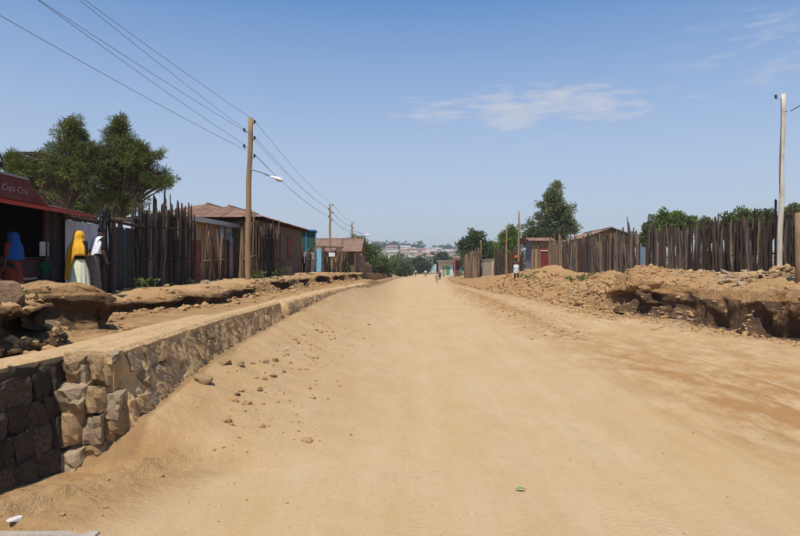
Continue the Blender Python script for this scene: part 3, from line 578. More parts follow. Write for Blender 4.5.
# sagging wires between poles
def wire(a, b, sag, lab, r=0.006, group='overhead wires along the wooden poles'):
    pts = []
    for i in range(25):
        s = i / 24; q = Vector(a).lerp(Vector(b), s); q.z -= sag * 4 * s * (1 - s); pts.append(q)
    o = MB().tube(pts, r, 5, cap=False).build('overhead_wire', cable, None, smooth=True)
    return tag(o, lab, 'wire', group)
P1 = p1.location; pole0 = Vector((-7.5, -6, 1.2))
for x, zs in ((0.24, Z1), (-0.12, Z1l)):
    for k, z in enumerate(zs):
        wire((P1.x + x, 21, P1.z + z + 0.09), (pole0.x + (x if x > 0 else 0.75), pole0.y, P1.z + z + (0.35 if x > 0 else 1.0)), 0.28, ('highest','second','lowest')[k] + ' right-hand wire rising toward the viewer from the lamp-bearing pole' if x > 0 else ('upper','lower')[k] + ' left-hand wire rising toward the viewer from the lamp-bearing pole', 0.0052, 'wires above the kiosk tree')
prev = (P1, h1, Z1, Z1l)
for i in range(2):
    o, h = PO[i]; q = o.location; zr = (h - 0.12, h - 0.7, h - 1.3); zl = (h - 0.42, h - 1.0)
    for x, za, zb_ in ((0.24, prev[2], zr), (-0.12, prev[3], zl)):
        for n_, (a, b) in enumerate(zip(za, zb_)):
            wire((prev[0].x + x, prev[0].y, prev[0].z + a + 0.09), (q.x + x, q.y, q.z + b + 0.09), 0.30, (('highest', 'second', 'lowest')[n_] + ' right-hand' if x > 0 else ('upper', 'lower')[n_] + ' left-hand') + (' wire from the lamp-bearing pole to the next wooden pole' if i == 0 else ' wire above the rusty roofed house'), 0.0065 if i == 0 else 0.010, 'wires to the second pole' if i == 0 else 'wires to the third pole')
    prev = (q, h, zr, zl)
# right white pole
pr, hr = pole(784, 94, 779, 19.5, 0.085, 0.068, white_wood, 'tall whitewashed wooden pole standing in a heap of broken stones')
insulator(pr, 0.17 - 0.26, hr - 0.12)
MB().tube([(0.13, 0, hr - 0.62), (0.24, -0.02, hr - 0.55)], 0.022, 8).build('cable_clamp', black, pr)
MB().tube([(0.02, -0.1, hr - 0.15), (0.0, -0.13, hr - 1.0), (-0.01, -0.125, hr - 2.0), (-0.06, -0.13, hr - 3.2)], 0.010, 5).build('drop_cable', black, pr)
tag(MB().tube([(pr.location.x + 0.36, 19.48, pr.location.z + hr - 0.55), (pr.location.x + 1.2, 19.0, pr.location.z + hr - 0.02), (pr.location.x + 2.6, 18.2, pr.location.z + hr + 0.75), (pr.location.x + 5.5, 16.5, pr.location.z + hr + 2.0)], 0.014, 5, cap=False).build('overhead_wire', black, None, smooth=True), 'black cable running from the whitewashed pole up and away', 'wire')
for k, (px, pt, d, lab) in enumerate(((506.5, 226, 52, 'bare straight wooden pole beside the leafy bright green tree'), (519, 211, 46.5, 'tall thin leaning pole behind the walker with an orange bundle'), (481, 240, 68, 'wooden pole before the pale plastered compound wall'), (454.5, 248, 112, 'far wooden pole beside the dark red shed'))):
    o, h = pole(px, pt, px - (0.6 if k == 1 else 0), d, 0.085, 0.06, pole_wood, lab)
# lamp bracket peeping in on the left edge
lp = empty('utility_pole', (px2x(-24, 10.5), 10.5, gz(px2x(-24, 10.5), 10.5)), 'wooden pole beside the kiosk with a black hanging lamp', 'pole')
hz = lp.location.z
MB().tube([(0, 0, -0.4), (0.02, 0, 3), (0, 0, 6.2)], [0.12, 0.11, 0.1], 12, jitter=0.04).build('shaft', pole_wood, lp, smooth=True)
bx_ = px2x(1, 10.5) - lp.location.x
MB().tube([(0.05, -0.05, py2z(140, 10.5) - hz), (bx_ - 0.12, -0.05, py2z(141, 10.5) - hz), (bx_ - 0.03, -0.05, py2z(149, 10.5) - hz), (bx_ + 0.05, -0.05, py2z(161, 10.5) - hz)], 0.017, 6).build('bracket', black, lp)
MB().lathe([(0, 0), (0.09, 0.0), (0.1, 0.03), (0.095, 0.08), (0.05, 0.1), (0, 0.1)], 12, (bx_ - 0.04, -0.05, py2z(167, 10.5) - hz)).build('lamp', black, lp, smooth=True)

# ---------------------------------------------------------------- stake fences
STK = []
for i in range(12):
    rr = random.Random(100 + i); m = MB(); pts = []; rad = []; bx = rr.uniform(-1, 1) * 0.9; by = rr.uniform(-1, 1) * 0.4
    for k in range(7):
        s = k / 6; pts.append((bx * math.sin(s * 3.1) + 0.25 * rr.uniform(-1, 1), by * math.sin(s * 2.6) + 0.2 * rr.uniform(-1, 1), s)); rad.append((1.0 - rr.uniform(0.25, 0.5) * s) * rr.uniform(0.8, 1.15))
    n = len(m.v)
    for k in range(7):
        for j in range(6): th = 2 * math.pi * j / 6 + 0.3 * i; m.v.append((pts[k][0] + rad[k] * math.cos(th) * rr.uniform(0.85, 1.1), pts[k][1] + rad[k] * math.sin(th) * rr.uniform(0.85, 1.1), pts[k][2]))
    for k in range(6):
        for j in range(6): m.f.append((k * 6 + j, k * 6 + (j + 1) % 6, (k + 1) * 6 + (j + 1) % 6, (k + 1) * 6 + j))
    m.v.append((pts[6][0] + 0.3, pts[6][1], 1.03)); 
    for j in range(6): m.f.append((36 + j, 36 + (j + 1) % 6, 42))
    STK.append(m.mesh('stake'))
def stake(parent, base, top, r, mat):
    base = Vector(base); top = Vector(top); v = top - base
    o = bpy.data.objects.new('stake', with_mat(random.choice(STK), mat)); COL.objects.link(o)
    o.location = base - parent.location; o.scale = (r, r * random.uniform(0.7, 1.1), v.length)
    q = v.to_track_quat('Z', 'Y'); o.rotation_mode = 'QUATERNION'; o.rotation_quaternion = q; o.parent = parent
    return o
def stake_fence(pts, spacing, r, label, mats=(wood,), jit=0.22, lean=0.05, rows_=1, rails=(0.35, 0.75), skip=None, base_sink=0.15, tallp=0.10):
    """pts: (x, y, ztop)"""
    x0, y0, _ = pts[0]; f = empty('stake_fence', (x0, y0, gz(x0, y0)), label, 'fence')
    seg = []; tot = 0
    for a, b in zip(pts[:-1], pts[1:]): l = math.hypot(b[0] - a[0], b[1] - a[1]); seg.append((tot, l, a, b)); tot += l
    def pos(s):
        for t0, l, a, b in seg:
            if s <= t0 + l or (t0, l, a, b) == seg[-1]: u = (s - t0) / l; return [a[i] + (b[i] - a[i]) * u for i in range(3)], ((b[0] - a[0]) / l, (b[1] - a[1]) / l)
    s = 0.0; n = 0
    while s < tot:
        (x, y, zt), (tx, ty) = pos(s)
        if not (skip and skip(s, tot)):
            off = random.uniform(-0.04, 0.04) + (0.07 if (n % 2 and rows_ == 2) else 0)
            bx, by = x - ty * off, y + tx * off; g = gz(bx, by) - base_sink
            dz = random.gauss(0, jit) - 0.1
            if random.random() < tallp: dz += random.uniform(0.15, 0.5)
            ln = random.gauss(0, lean)
            stake(f, (bx, by, g), (bx + tx * ln * 2 - ty * random.gauss(0, lean * 0.5), by + ty * ln * 2, max(zt + dz, g + 0.9)), r * random.uniform(0.7, 1.35), random.choice(mats))
            n += 1
        s += spacing * random.uniform(0.75, 1.25)
    for rz_ in rails:
        prev = None
        for k in range(int(tot / 1.6) + 1):
            a, ta = pos(min(k * 1.6, tot)); b, tb = pos(min((k + 1) * 1.6 + 0.1, tot))
            if k * 1.6 >= tot - 0.2: break
            if skip and (skip(min(k * 1.6 + 0.8, tot), tot)): continue
            za = gz(a[0], a[1]); zb_ = gz(b[0], b[1])
            stake(f, (a[0] - ta[1] * -0.09, a[1] + ta[0] * -0.09, za + (a[2] - za) * rz_), (b[0] - tb[1] * -0.09, b[1] + tb[0] * -0.09, zb_ + (b[2] - zb_) * rz_ + random.uniform(-.05, .05)), 0.032, mats[0]).name = 'rail'
    return f
P = lambda px, d, py: (px2x(px, d), d, py2z(py, d))
# left: kiosk side to the metal gate, and on to the rust sheet
stake_fence([P(99, 14.75, 205), P(112, 15.3, 204)], 0.055, 0.055, 'short dark stake panel between the corrugated sheet and the metal gate', (wood_dark,), 0.1)
stake_fence([P(134.5, 16.25, 206), P(160, 17.6, 206), P(192, 19.7, 214)], 0.062, 0.046, 'dark weathered stake fence right of the grey metal gate', (wood_dark, wood, wood_dark, wood_grey), 0.20, tallp=0.16)
stake_fence([P(199, 20.3, 232), P(222, 21.8, 233)], 0.10, 0.045, 'sparse pole fence before the tan lean-to wall', (wood_pale, wood, wood_pale), 0.25, rails=(0.4,))
stake_fence([P(241, 23.2, 226), P(247, 23.6, 222), P(258, 24.2, 217)], 0.075, 0.05, 'pale gnarled stakes behind the lamp-bearing pole', (wood_pale, wood_pale, wood), 0.25, rails=(0.4,))
stake_fence([P(257, 24.0, 224), P(279, 26.6, 228)], 0.06, 0.05, 'dark close-set stake fence before the mud house', (wood_dark, wood, wood_dark, wood_pale), 0.12)
stake_fence([P(295, 33.5, 236), P(302, 34.5, 250), P(316, 37.5, 250)], 0.13, 0.05, 'leaning pole fence beside the green booth', (wood_pale, wood), 0.25, lean=0.12, rails=(0.6,))
stake_fence([P(322, 41, 252), P(336, 45, 252), P(349, 49.5, 253)], 0.15, 0.06, 'tangled stake fence before the rusty roofed house', (wood, wood_pale), 0.25, rails=(0.5,))
# right
stake_fence([P(826, 17.8, 208), P(800, 19, 213), P(740, 22.3, 222), P(690, 25.6, 227), P(648, 29, 231)], 0.056, 0.052, 'dark close-set stake fence behind the whitewashed pole', (wood, wood_dark, wood) * 4 + (wood_grey, wood_grey, wood_pale), 0.19, 0.075, 2)
stake_fence([P(638, 29.8, 233), P(600, 36, 238), P(563, 44.5, 241)], 0.066, 0.058, 'brown stake fence before the gabled house', (wood, wood_dark, wood, wood_grey, wood_grey, wood_pale), 0.2, 0.07, 2)
stake_fence([P(562, 45, 241), P(549, 49.5, 243)], 0.09, 0.06, 'rough stakes between the red door hut and the long fence', (wood, wood_pale), 0.2, 0.07, 2)
stake_fence([P(523, 53, 252), P(500, 58, 250), P(494, 60, 254)], 0.11, 0.07, 'dark brush fence under the bright green tree', (wood,), 0.2)
stake_fence([P(480, 66, 254), P(472, 72, 253), P(465, 80, 257)], 0.11, 0.09, 'brushwood fence bundle beside the pale compound wall', (wood_pale, wood_pale, wood), 0.2, 0.12)

def corr(w_, h_, pitch=0.076, amp=0.012, name='sheet', topfun=None, n=None):
    """corrugated sheet in XZ plane: x 0..w, z 0..h (or topfun(x)), y = corrugation"""
    m = MB(); k = max(4, int(w_ / pitch * 4)) if n is None else n
    for i in range(k + 1):
        x = w_ * i / k; y = amp * math.sin(2 * math.pi * x / pitch); t_ = topfun(x) if topfun else h_
        m.v.append((x, y, 0)); m.v.append((x, y, t_ * 0.5)); m.v.append((x, y, t_))
    for i in range(k):
        for j in range(2): m.f.append((i * 3 + j, i * 3 + 3 + j, i * 3 + 4 + j, i * 3 + 1 + j))
    return m
# light blue-grey sheet plank in the right fence
q = P(643, 29.3, 243); bl = empty('sheet_metal_barrier', (q[0], q[1], gz(q[0], q[1])), 'pale blue-grey metal panel closing a gap in the stake fence', 'barrier')
MB().box((0, 0, 0.5), (0.30, 0.05, 1.55)).build('sheet', M('blue_grey_sheet', (0.20, 0.26, 0.34), (0.15, 0.19, 0.25), 5, 0.6, 0.1), bl, rz=0.4)
MB().tube([(-0.17, 0.02, -0.2), (-0.17, 0.02, 1.35)], 0.04, 6).build('post', wood, bl)
MB().tube([(0.17, 0.05, -0.2), (0.17, 0.05, 1.4)], 0.04, 6).build('post', wood, bl)
# thick gate post at the right edge
q = (px2x(799, 17.2), 17.2); gp = MB()
gp.tube([(0, 0, -0.4), (0.01, 0, 0.6), (-0.01, 0, 1.3), (0, 0, py2z(213, 17.2) - gz(*q))], [0.11, 0.10, 0.10, 0.09], 12, jitter=0.12)
tag(gp.build('gate_post', wood_pale, None, True, (q[0], q[1], gz(*q))), 'thick pale wooden gate post at the near end of the right fence', 'post')

# metal gate on the left
a = Vector(P(113, 15.35, 0)); b = Vector(P(135, 16.25, 0)); a.z = b.z = 0; dv = b - a; ga = math.atan2(dv.y, dv.x); glen = dv.length
gt = empty('metal_gate', (a.x, a.y, gz(a.x, a.y)), 'dark grey sheet metal gate hung between rough posts in the stake fence', 'gate', ga)
gsheet = M('dark_gate_sheet', (0.026, 0.028, 0.032), (0.014, 0.015, 0.017), 4, 0.7, 0.1)
for k in range(2):
    o = corr(glen / 2 - 0.03, 1.62, 0.15, 0.008).build('gate_panel', gsheet, gt); o.location = (0.02 + k * glen / 2, 0, 0.03)
for x in (-0.03, glen + 0.02): MB().tube([(x, -0.03, -0.3), (x + 0.01, -0.03, 1.9)], 0.055, 8, jitter=0.1).build('post', wood, gt)
MB().tube([(-0.15, -0.06, 1.78), (glen + 0.15, -0.06, 1.72)], 0.04, 8, jitter=0.1).build('lintel', wood, gt)
MB().box((glen / 2, 0.03, 0.8), (0.08, 0.03, 1.6)).build('stile', gsheet, gt)
MB().box((glen * 0.35, -0.10, 1.86), (glen * 0.5, 0.03, 0.06)).build('pale_plank', wood_pale, gt)
# rust brown sheet post
q = P(195, 19.9, 0); rs = empty('rust_sheet_door', (q[0], q[1], gz(q[0], q[1])), 'narrow rust-red metal sheet door at the end of the dark stake fence', 'door', 0.9)
MB().box((0, 0, 0.62), (0.40, 0.035, 1.5)).build('sheet', rust_brown, rs)
MB().box((0, -0.025, 1.2), (0.38, 0.02, 0.05)).build('rail', rust_brown, rs); MB().box((0, -0.025, 0.3), (0.38, 0.02, 0.05)).build('rail', rust_brown, rs)
# corrugated sheet next to the kiosk
a = Vector((px2x(65, 13.4), 13.4, 0)); b = Vector((px2x(100, 14.8), 14.8, 0)); dv = b - a; ca_ = math.atan2(dv.y, dv.x); cl = dv.length
cs = empty('corrugated_fence_panel', (a.x, a.y, gz(a.x, a.y)), 'silver corrugated iron panel with a rail on top, beside the kiosk', 'panel', ca_)
nS = 3
for k in range(nS): o = corr(cl / nS + 0.02, 1.72, 0.10, 0.014).build('sheet', zinc, cs); o.location = (k * cl / nS, -0.004 * k, 0.02)
MB().tube([(-0.05, 0.05, 1.83), (cl + 0.05, 0.05, 1.80)], 0.05, 8, jitter=0.08).build('top_rail', wood, cs)
for x in (0.05, cl - 0.02): MB().tube([(x, 0.08, -0.3), (x, 0.08, 1.85)], 0.05, 8, jitter=0.1).build('post', wood, cs)

# ---------------------------------------------------------------- text helper
def text_mesh(body, size, depth=0.004, shear=0.0):
    cu = bpy.data.curves.new('lettering', 'FONT'); cu.body = body; cu.size = size; cu.extrude = depth; cu.shear = shear; cu.align_x = 'CENTER'; cu.align_y = 'CENTER'
    o = bpy.data.objects.new('lettering', cu); COL.objects.link(o); dg = bpy.context.evaluated_depsgraph_get(); dg.update()
    me = bpy.data.meshes.new_from_object(o.evaluated_get(dg)); bpy.data.objects.remove(o); bpy.data.curves.remove(cu); return me
def lettering(body, size, mat, parent, loc, rot, shear=0.0):
    me = text_mesh(body, size, 0.004, shear); me.materials.clear(); me.materials.append(mat)
    o = link('lettering', me, None, parent, loc); o.rotation_euler = rot; return o

# ---------------------------------------------------------------- kiosk (left edge); local: +x = out to the road, y along the road
KX = -7.55; kz = gz(-7.3, 12)
ki = empty('shop_kiosk', (KX, 11, kz), 'dark open-fronted shop kiosk with red drinks awning and red counter', 'kiosk')
zz = lambda v: v - kz
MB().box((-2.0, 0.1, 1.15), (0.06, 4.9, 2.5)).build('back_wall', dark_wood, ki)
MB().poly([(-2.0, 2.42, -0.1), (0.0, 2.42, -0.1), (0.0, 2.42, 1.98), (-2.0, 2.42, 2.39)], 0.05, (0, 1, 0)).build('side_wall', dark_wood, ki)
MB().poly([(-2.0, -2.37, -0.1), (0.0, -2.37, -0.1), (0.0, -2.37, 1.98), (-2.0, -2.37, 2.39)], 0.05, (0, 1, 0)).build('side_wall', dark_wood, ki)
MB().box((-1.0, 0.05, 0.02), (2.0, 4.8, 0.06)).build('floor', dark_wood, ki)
rf = MB().poly([(-2.2, -2.6, 2.45), (0.72, -2.6, 1.86), (0.72, 2.55, 1.86), (-2.2, 2.55, 2.45)], 0.03, (0, 0, 1)).build('roof', rust_brown, ki)
MB().box((0.735, 0.0, 1.83), (0.03, 5.15, 0.07)).build('awning_edge', M('red_edge', (0.42, 0.04, 0.028), (0.22, 0.03, 0.025), 5, 0.6, 0.05), rf)
ptop = 2.22
sg = MB().poly([(0.755, -2.6, 1.88), (0.755, 0.72, 1.88), (0.755, 0.05, 2.28), (0.755, -2.6, 2.28)], 0.03, (1, 0, 0)).build('sign_panel', cola_red, ki)
MB().box((0.77, -1.28, 2.295), (0.06, 2.7, 0.035)).build('sign_trim', grey_steel, sg)
lettering('Coca-Cola', 0.17, M('faded_lettering', (0.34, 0.27, 0.27), (0.20, 0.12, 0.12), 9, 0.9, 0.0), sg, (0.792, -0.30, 2.06), (R(90), 0, R(90)), 0.35)
ct = MB().box((0.02, 0.25, 0.43), (0.06, 4.3, 0.86)).build('counter_front', cola_red, ki)
MB().box((-0.12, 0.25, 0.885), (0.42, 4.36, 0.04)).build('counter_top', dark_wood, ki)
lettering('Coca-Cola', 0.26, letter_white, ct, (0.056, 0.75, 0.17), (R(90), 0, R(90)), 0.35)
wv = MB(); n = 24
for i in range(n + 1):
    s = i / n; y = -0.3 + 2.1 * s; z = 0.33 + 0.22 * s + 0.05 * math.sin(s * 5)
    wv.v.append((0.054, y, z - 0.018)); wv.v.append((0.054, y, z + 0.018))
for i in range(n): wv.f.append((2 * i, 2 * i + 2, 2 * i + 3, 2 * i + 1))
wv.build('wave_stripe', letter_white, ct)
for k, y in enumerate((1.95, 2.12, 2.28, 2.42)): MB().box((0.08 + 0.01 * (k % 2), y, 0.95), (0.035, 0.15, 1.95 + 0.03 * k)).build('board', dark_wood, ki)
MB().tube([(0.1, 1.8, -0.2), (0.1, 1.8, 1.95)], 0.05, 8, jitter=0.08).build('post', wood, ki); MB().tube([(0.1, -2.3, -0.2), (0.1, -2.3, 1.95)], 0.05, 8).build('post', wood, ki)
for z in (1.05, 1.4, 1.75): MB().box((-1.75, 0.1, z), (0.4, 4.4, 0.03)).build('shelf', dark_wood, ki)
tag(MB().box((0, 0, 0), (0.02, 0.30, 0.30)).build('paper_notice', letter_white, None, loc=(KX + 0.125, 11 + 1.72, kz + 1.08)), 'white paper notice hung on the post above the red counter', 'notice')
bc = [cloth('bottle_green', (0.03, 0.10, 0.04)), cloth('bottle_brown', (0.10, 0.04, 0.02)), cloth('bottle_orange', (0.35, 0.12, 0.03))]
bmesh_ = MB().lathe([(0, 0), (0.035, 0), (0.037, 0.14), (0.014, 0.2), (0.014, 0.26), (0, 0.26)], 8).mesh('bottle', True)
for z in (1.065, 1.415):
    for k in range(8):
        mt = bc[(k * 5 + int(z * 10)) % 3]
        o = bpy.data.objects.new('bottle', with_mat(bmesh_, mt)); COL.objects.link(o); o.location = (KX - 1.68, 11.2 + k * 0.26, kz + z); tag(o, 'dim bottle on the back shelf inside the kiosk', 'bottle', 'bottles on the kiosk shelves')

# ---------------------------------------------------------------- houses
def strips(L_, S, hipk, wstrip, mat, parent, mtx):
    """one roof plane: eave along x 0..L, going up the slope S; hipk: slope length gained per metre from each end (0: gable)"""
    k = max(1, round(L_ / wstrip)); ws = L_ / k
    for i in range(k):
        x0 = i * ws
        tf = (lambda x, x0=x0: max(0.03, min(S, (x0 + x) * hipk, (L_ - x0 - x) * hipk))) if hipk else None
        me = corr(ws + 0.03, S, 0.11, 0.014, topfun=tf, n=max(8, int(ws / 0.11 * 4))).mesh('roof_sheet')
        o = link('roof_sheet', me, mat, parent)
        o.matrix_local = mtx @ Matrix.Translation((x0, 0.006 * (i % 2), 0))
def plane_mtx(o, ex, ez):
    ex = Vector(ex).normalized(); ez = Vector(ez).normalized(); ey = ez.cross(ex); m = Matrix((ex, ey, ez)).transposed().to_4x4(); m.translation = Vector(o); return m
def hip_roof(parent, x0, x1, y0, y1, ze, zr, mat, hip=True, ws=0.9):
    W = (x1 - x0); Ln = (y1 - y0); run = W / 2; rise = zr - ze; S = math.hypot(run, rise); k = S / run if hip else 0
    r = bpy.data.objects.new('roof', None); COL.objects.link(r); r.parent = parent
    strips(Ln, S, k, ws, mat, r, plane_mtx((x1, y0, ze), (0, 1, 0), (-run, 0, rise)))
    strips(Ln, S, k, ws, mat, r, plane_mtx((x0, y1, ze), (0, -1, 0), (run, 0, rise)))
    if hip:
        strips(W, S, k, ws, mat, r, plane_mtx((x0, y0, ze), (1, 0, 0), (0, run, rise)))
        strips(W, S, k, ws, mat, r, plane_mtx((x1, y1, ze), (-1, 0, 0), (0, -run, rise)))
        MB().tube([((x0 + x1) / 2, y0 + run, zr + 0.02), ((x0 + x1) / 2, y1 - run, zr + 0.02)], 0.05, 6).build('ridge_cap', mat, r)
    else: MB().tube([((x0 + x1) / 2, y0, zr + 0.02), ((x0 + x1) / 2, y1, zr + 0.02)], 0.05, 6).build('ridge_cap', mat, r)
    return r
def walls(parent, x0, x1, y0, y1, z0, z1, mat, tk=0.18, gable=None):
    MB().box((x1 - tk / 2, (y0 + y1) / 2, (z0 + z1) / 2), (tk, y1 - y0, z1 - z0)).build('wall', mat, parent)
    MB().box((x0 + tk / 2, (y0 + y1) / 2, (z0 + z1) / 2), (tk, y1 - y0, z1 - z0)).build('wall', mat, parent)
    for yy in (y0 + tk / 2, y1 - tk / 2):
        if gable: MB().poly([(x0 + tk, yy - tk / 2, z0), (x1 - tk, yy - tk / 2, z0), (x1 - tk, yy - tk / 2, z1), ((x0 + x1) / 2, yy - tk / 2, gable), (x0 + tk, yy - tk / 2, z1)], tk, (0, 1, 0)).build('wall', mat, parent)
        else: MB().box(((x0 + x1) / 2, yy, (z0 + z1) / 2), (x1 - x0 - 2 * tk, tk, z1 - z0)).build('wall', mat, parent)
def window(parent, x, y, z, w_, h_, axis, mat, fmat):
    s = (0.05, w_, h_) if axis == 'x' else (w_, 0.05, h_)
    o = MB().box((x, y, z), s).build('window', mat, parent)
    for dz in (-h_ / 2, h_ / 2): MB().box((x, y, z + dz), (s[0] + 0.04, (s[1] if axis == 'x' else 0.0) + 0.06, 0.05) if axis == 'x' else (w_ + 0.06, s[1] + 0.04, 0.05)).build('frame', fmat, o)
    return o
# house 1: brown hipped roof behind the lean-to
h1o = empty('house', (-8.6, 27, 1.1), 'mud house with a wide brown hipped iron roof behind the lean-to', 'house', R(-3))
walls(h1o, -2.6, 2.1, -1.0, 7.0, -0.3, 2.55, mud); hip_roof(h1o, -3.3, 2.5, -1.7, 7.4, 2.65, 3.62, rust_roof)
# lean-to shop with pale blue front
a = Vector((px2x(186, 21.4), 21.4)); b = Vector((px2x(248, 26.8), 26.8)); dv = b - a; an = math.atan2(dv.y, dv.x) - R(90); ln = dv.length; g0 = gz(a.x, a.y)
lt = empty('lean_to_shop', (a.x, a.y, g0), 'lean-to shop with pale zinc eave, pale blue front and red-brown door', 'shop', an)
ez_ = py2z(216, 21.4) - g0; e2 = ez_ - 0.05
MB().box((-0.25, ln * 0.28, e2 / 2 - 0.1), (0.16, ln * 0.56, e2 + 0.2)).build('tan_wall', mud_tan, lt)
wl = MB().box((-0.25, ln * 0.78, e2 / 2 - 0.1), (0.16, ln * 0.436, e2 + 0.2)).build('blue_wall', pale_blue, lt)
dr = MB().box((-0.15, ln * 0.625, 0.75), (0.05, 0.85, 1.7)).build('door', rust_brown, lt)
for z in (0.3, 0.9, 1.4): MB().box((-0.118, ln * 0.625, z), (0.02, 0.8, 0.07)).build('rail', door_red, dr)
MB().box((-0.105, ln * 0.625 + 0.32, 0.8), (0.03, 0.04, 0.10)).build('handle', grey_steel, dr)
MB().box((-0.16, ln * 0.76, 0.75), (0.05, 0.16, 1.9)).build('door_frame', whitewash, lt)
lettering('AST', 0.32, letter_blue, wl, (-0.165, ln * 0.70, e2 - 0.42), (R(90), 0, R(90)))
lettering('DC V', 0.32, letter_blue, wl, (-0.165, ln * 0.70, e2 - 0.80), (R(90), 0, R(90)))
rr_ = bpy.data.objects.new('roof', None); COL.objects.link(rr_); rr_.parent = lt
strips(ln + 0.2, 2.2, 0, 0.8, zinc_pale, rr_, plane_mtx((0.12, -0.1, ez_), (0, 1, 0), (-2.2, 0, 0.30)))
MB().box((0.135, ln / 2, ez_ - 0.06), (0.03, ln + 0.2, 0.17)).build('fascia', zinc_pale, lt)
for k in range(4): MB().tube([(0.02, 0.4 + k * ln / 4, -0.2), (0.02, 0.4 + k * ln / 4, ez_ - 0.03)], 0.05, 8, jitter=0.1).build('post', wood_pale, lt)
# house 2: mud house with brown roof close to the road
h2 = empty('house', (-5.95, 25.5, 1.2), 'dark mud house with a brown iron roof and small red shutter, near the lamp-bearing pole', 'house', R(-4.5))
walls(h2, -3.6, 0.0, 0.0, 7.6, -0.3, 2.55, mud); hip_roof(h2, -4.1, 0.45, -0.7, 8.1, 2.62, 3.30, rust_roof)
window(h2, 0.01, 5.1, 1.55, 0.75, 1.0, 'x', door_red, dark_wood)
for k in range(9): MB().tube([(-0.1, 0.2 + k * 0.9, 2.57), (0.42, 0.2 + k * 0.9, 2.56)], 0.035, 6).build('rafter', wood, h2)
blk = tag(MB().box((0, 0, 0.1), (0.55, 0.9, 0.42), (0.03, 0.02, 0.2)).build('mud_block', mud_tan, None, loc=(px2x(286.5, 29), 29, gz(px2x(286.5, 29), 29))), 'low tan mud block seat against the dark mud house', 'block')
# green booth with blue frame
q = (px2x(306.5, 38.5), 38.5); gb = empty('green_booth', (q[0], q[1], gz(*q)), 'tall dark green sheet booth with blue frame behind leaning poles', 'booth', 0.12)
GH = py2z(230.5, 38.5) - gz(*q)
MB().box((0, 0, GH / 2), (1.12, 1.3, GH - 0.1)).build('shell', green_paint, gb)
for x in (-0.57, 0.0, 0.57): MB().box((x, -0.67, GH / 2), (0.07, 0.05, GH)).build('frame_post', blue_paint, gb)
for z in (GH - 0.03, 1.2, 0.55): MB().box((0, -0.68, z), (1.2, 0.06, 0.09)).build('frame_rail', blue_paint, gb)
MB().poly([(-0.68, -0.85, GH), (0.68, -0.85, GH - 0.1), (0.68, 0.8, GH - 0.1), (-0.68, 0.8, GH)], 0.04, (0, 0, 1)).build('roof', blue_paint, gb)
# zinc door sheet leaning
q = (px2x(308.5, 36.5), 36.5); zd = empty('zinc_sheet_gate', (q[0], q[1], gz(*q)), 'grey curved zinc sheet gate below the green booth', 'gate', 0.3)
o = corr(0.66, 1.28, 0.11, 0.012).build('sheet', zinc, zd); o.location = (-0.33, 0, 0.0)
for x in (-0.38, 0.38): MB().tube([(x, 0.02, -0.3), (x + 0.02, 0.02, 1.7)], 0.05, 7, jitter=0.1).build('post', wood_pale, zd)
# light blue door leaf with timber porch frame
q = (px2x(319, 41), 41); pb = empty('doorway_frame', (q[0], q[1], gz(*q)), 'timber doorway frame with a light blue door leaf standing open', 'doorway', 0.15)
DH = py2z(247, 41) - gz(*q)
MB().box((0.0, 0, DH / 2 - 0.08), (0.32, 0.05, DH - 0.12)).build('door_leaf', sky_blue, pb)
for x in (0.26, 1.45): MB().tube([(x, 0.05, -0.3), (x + 0.02, 0.05, DH)], 0.06, 7, jitter=0.1).build('post', wood_pale, pb)
MB().tube([(-0.25, 0.05, DH + 0.04), (1.65, 0.05, DH)], 0.06, 7, jitter=0.1).build('lintel', wood_pale, pb)
q = (px2x(332, 42), 42); wb = empty('meter_box', (q[0], q[1], gz(*q)), 'white meter box on a short wooden post by the doorway frame', 'box')
MB().tube([(0, 0, -0.3), (0, 0, 1.15)], 0.07, 7, jitter=0.1).build('post', pole_wood, wb); MB().box((0, 0, 1.28), (0.42, 0.2, 0.26)).build('box', white_enamel, wb)
# house 3 rusty roof (ridge square to the road)
h3 = empty('house', (-11.4, 50, 1.35), 'long low house with a reddish rusty iron roof and mud walls', 'house', R(-90))
walls(h3, -5.0, 0.7, 0.3, 7.7, -0.4, 1.75, mud, gable=2.65); hip_roof(h3, -5.5, 1.25, 0, 8.3, 1.80, 2.95, rust_roof2, hip=False)
MB().box((0.72, 5.4, 0.7), (0.06, 0.9, 1.7)).build('door', dark_wood, h3)
window(h3, 0.71, 3.2, 1.0, 0.7, 0.7, 'x', dark_wood, sky_blue)
for k in range(4): MB().tube([(1.15, 0.3 + k * 2.5, -0.4), (1.12, 0.3 + k * 2.5, 1.8)], 0.06, 6).build('post', wood_pale, h3)
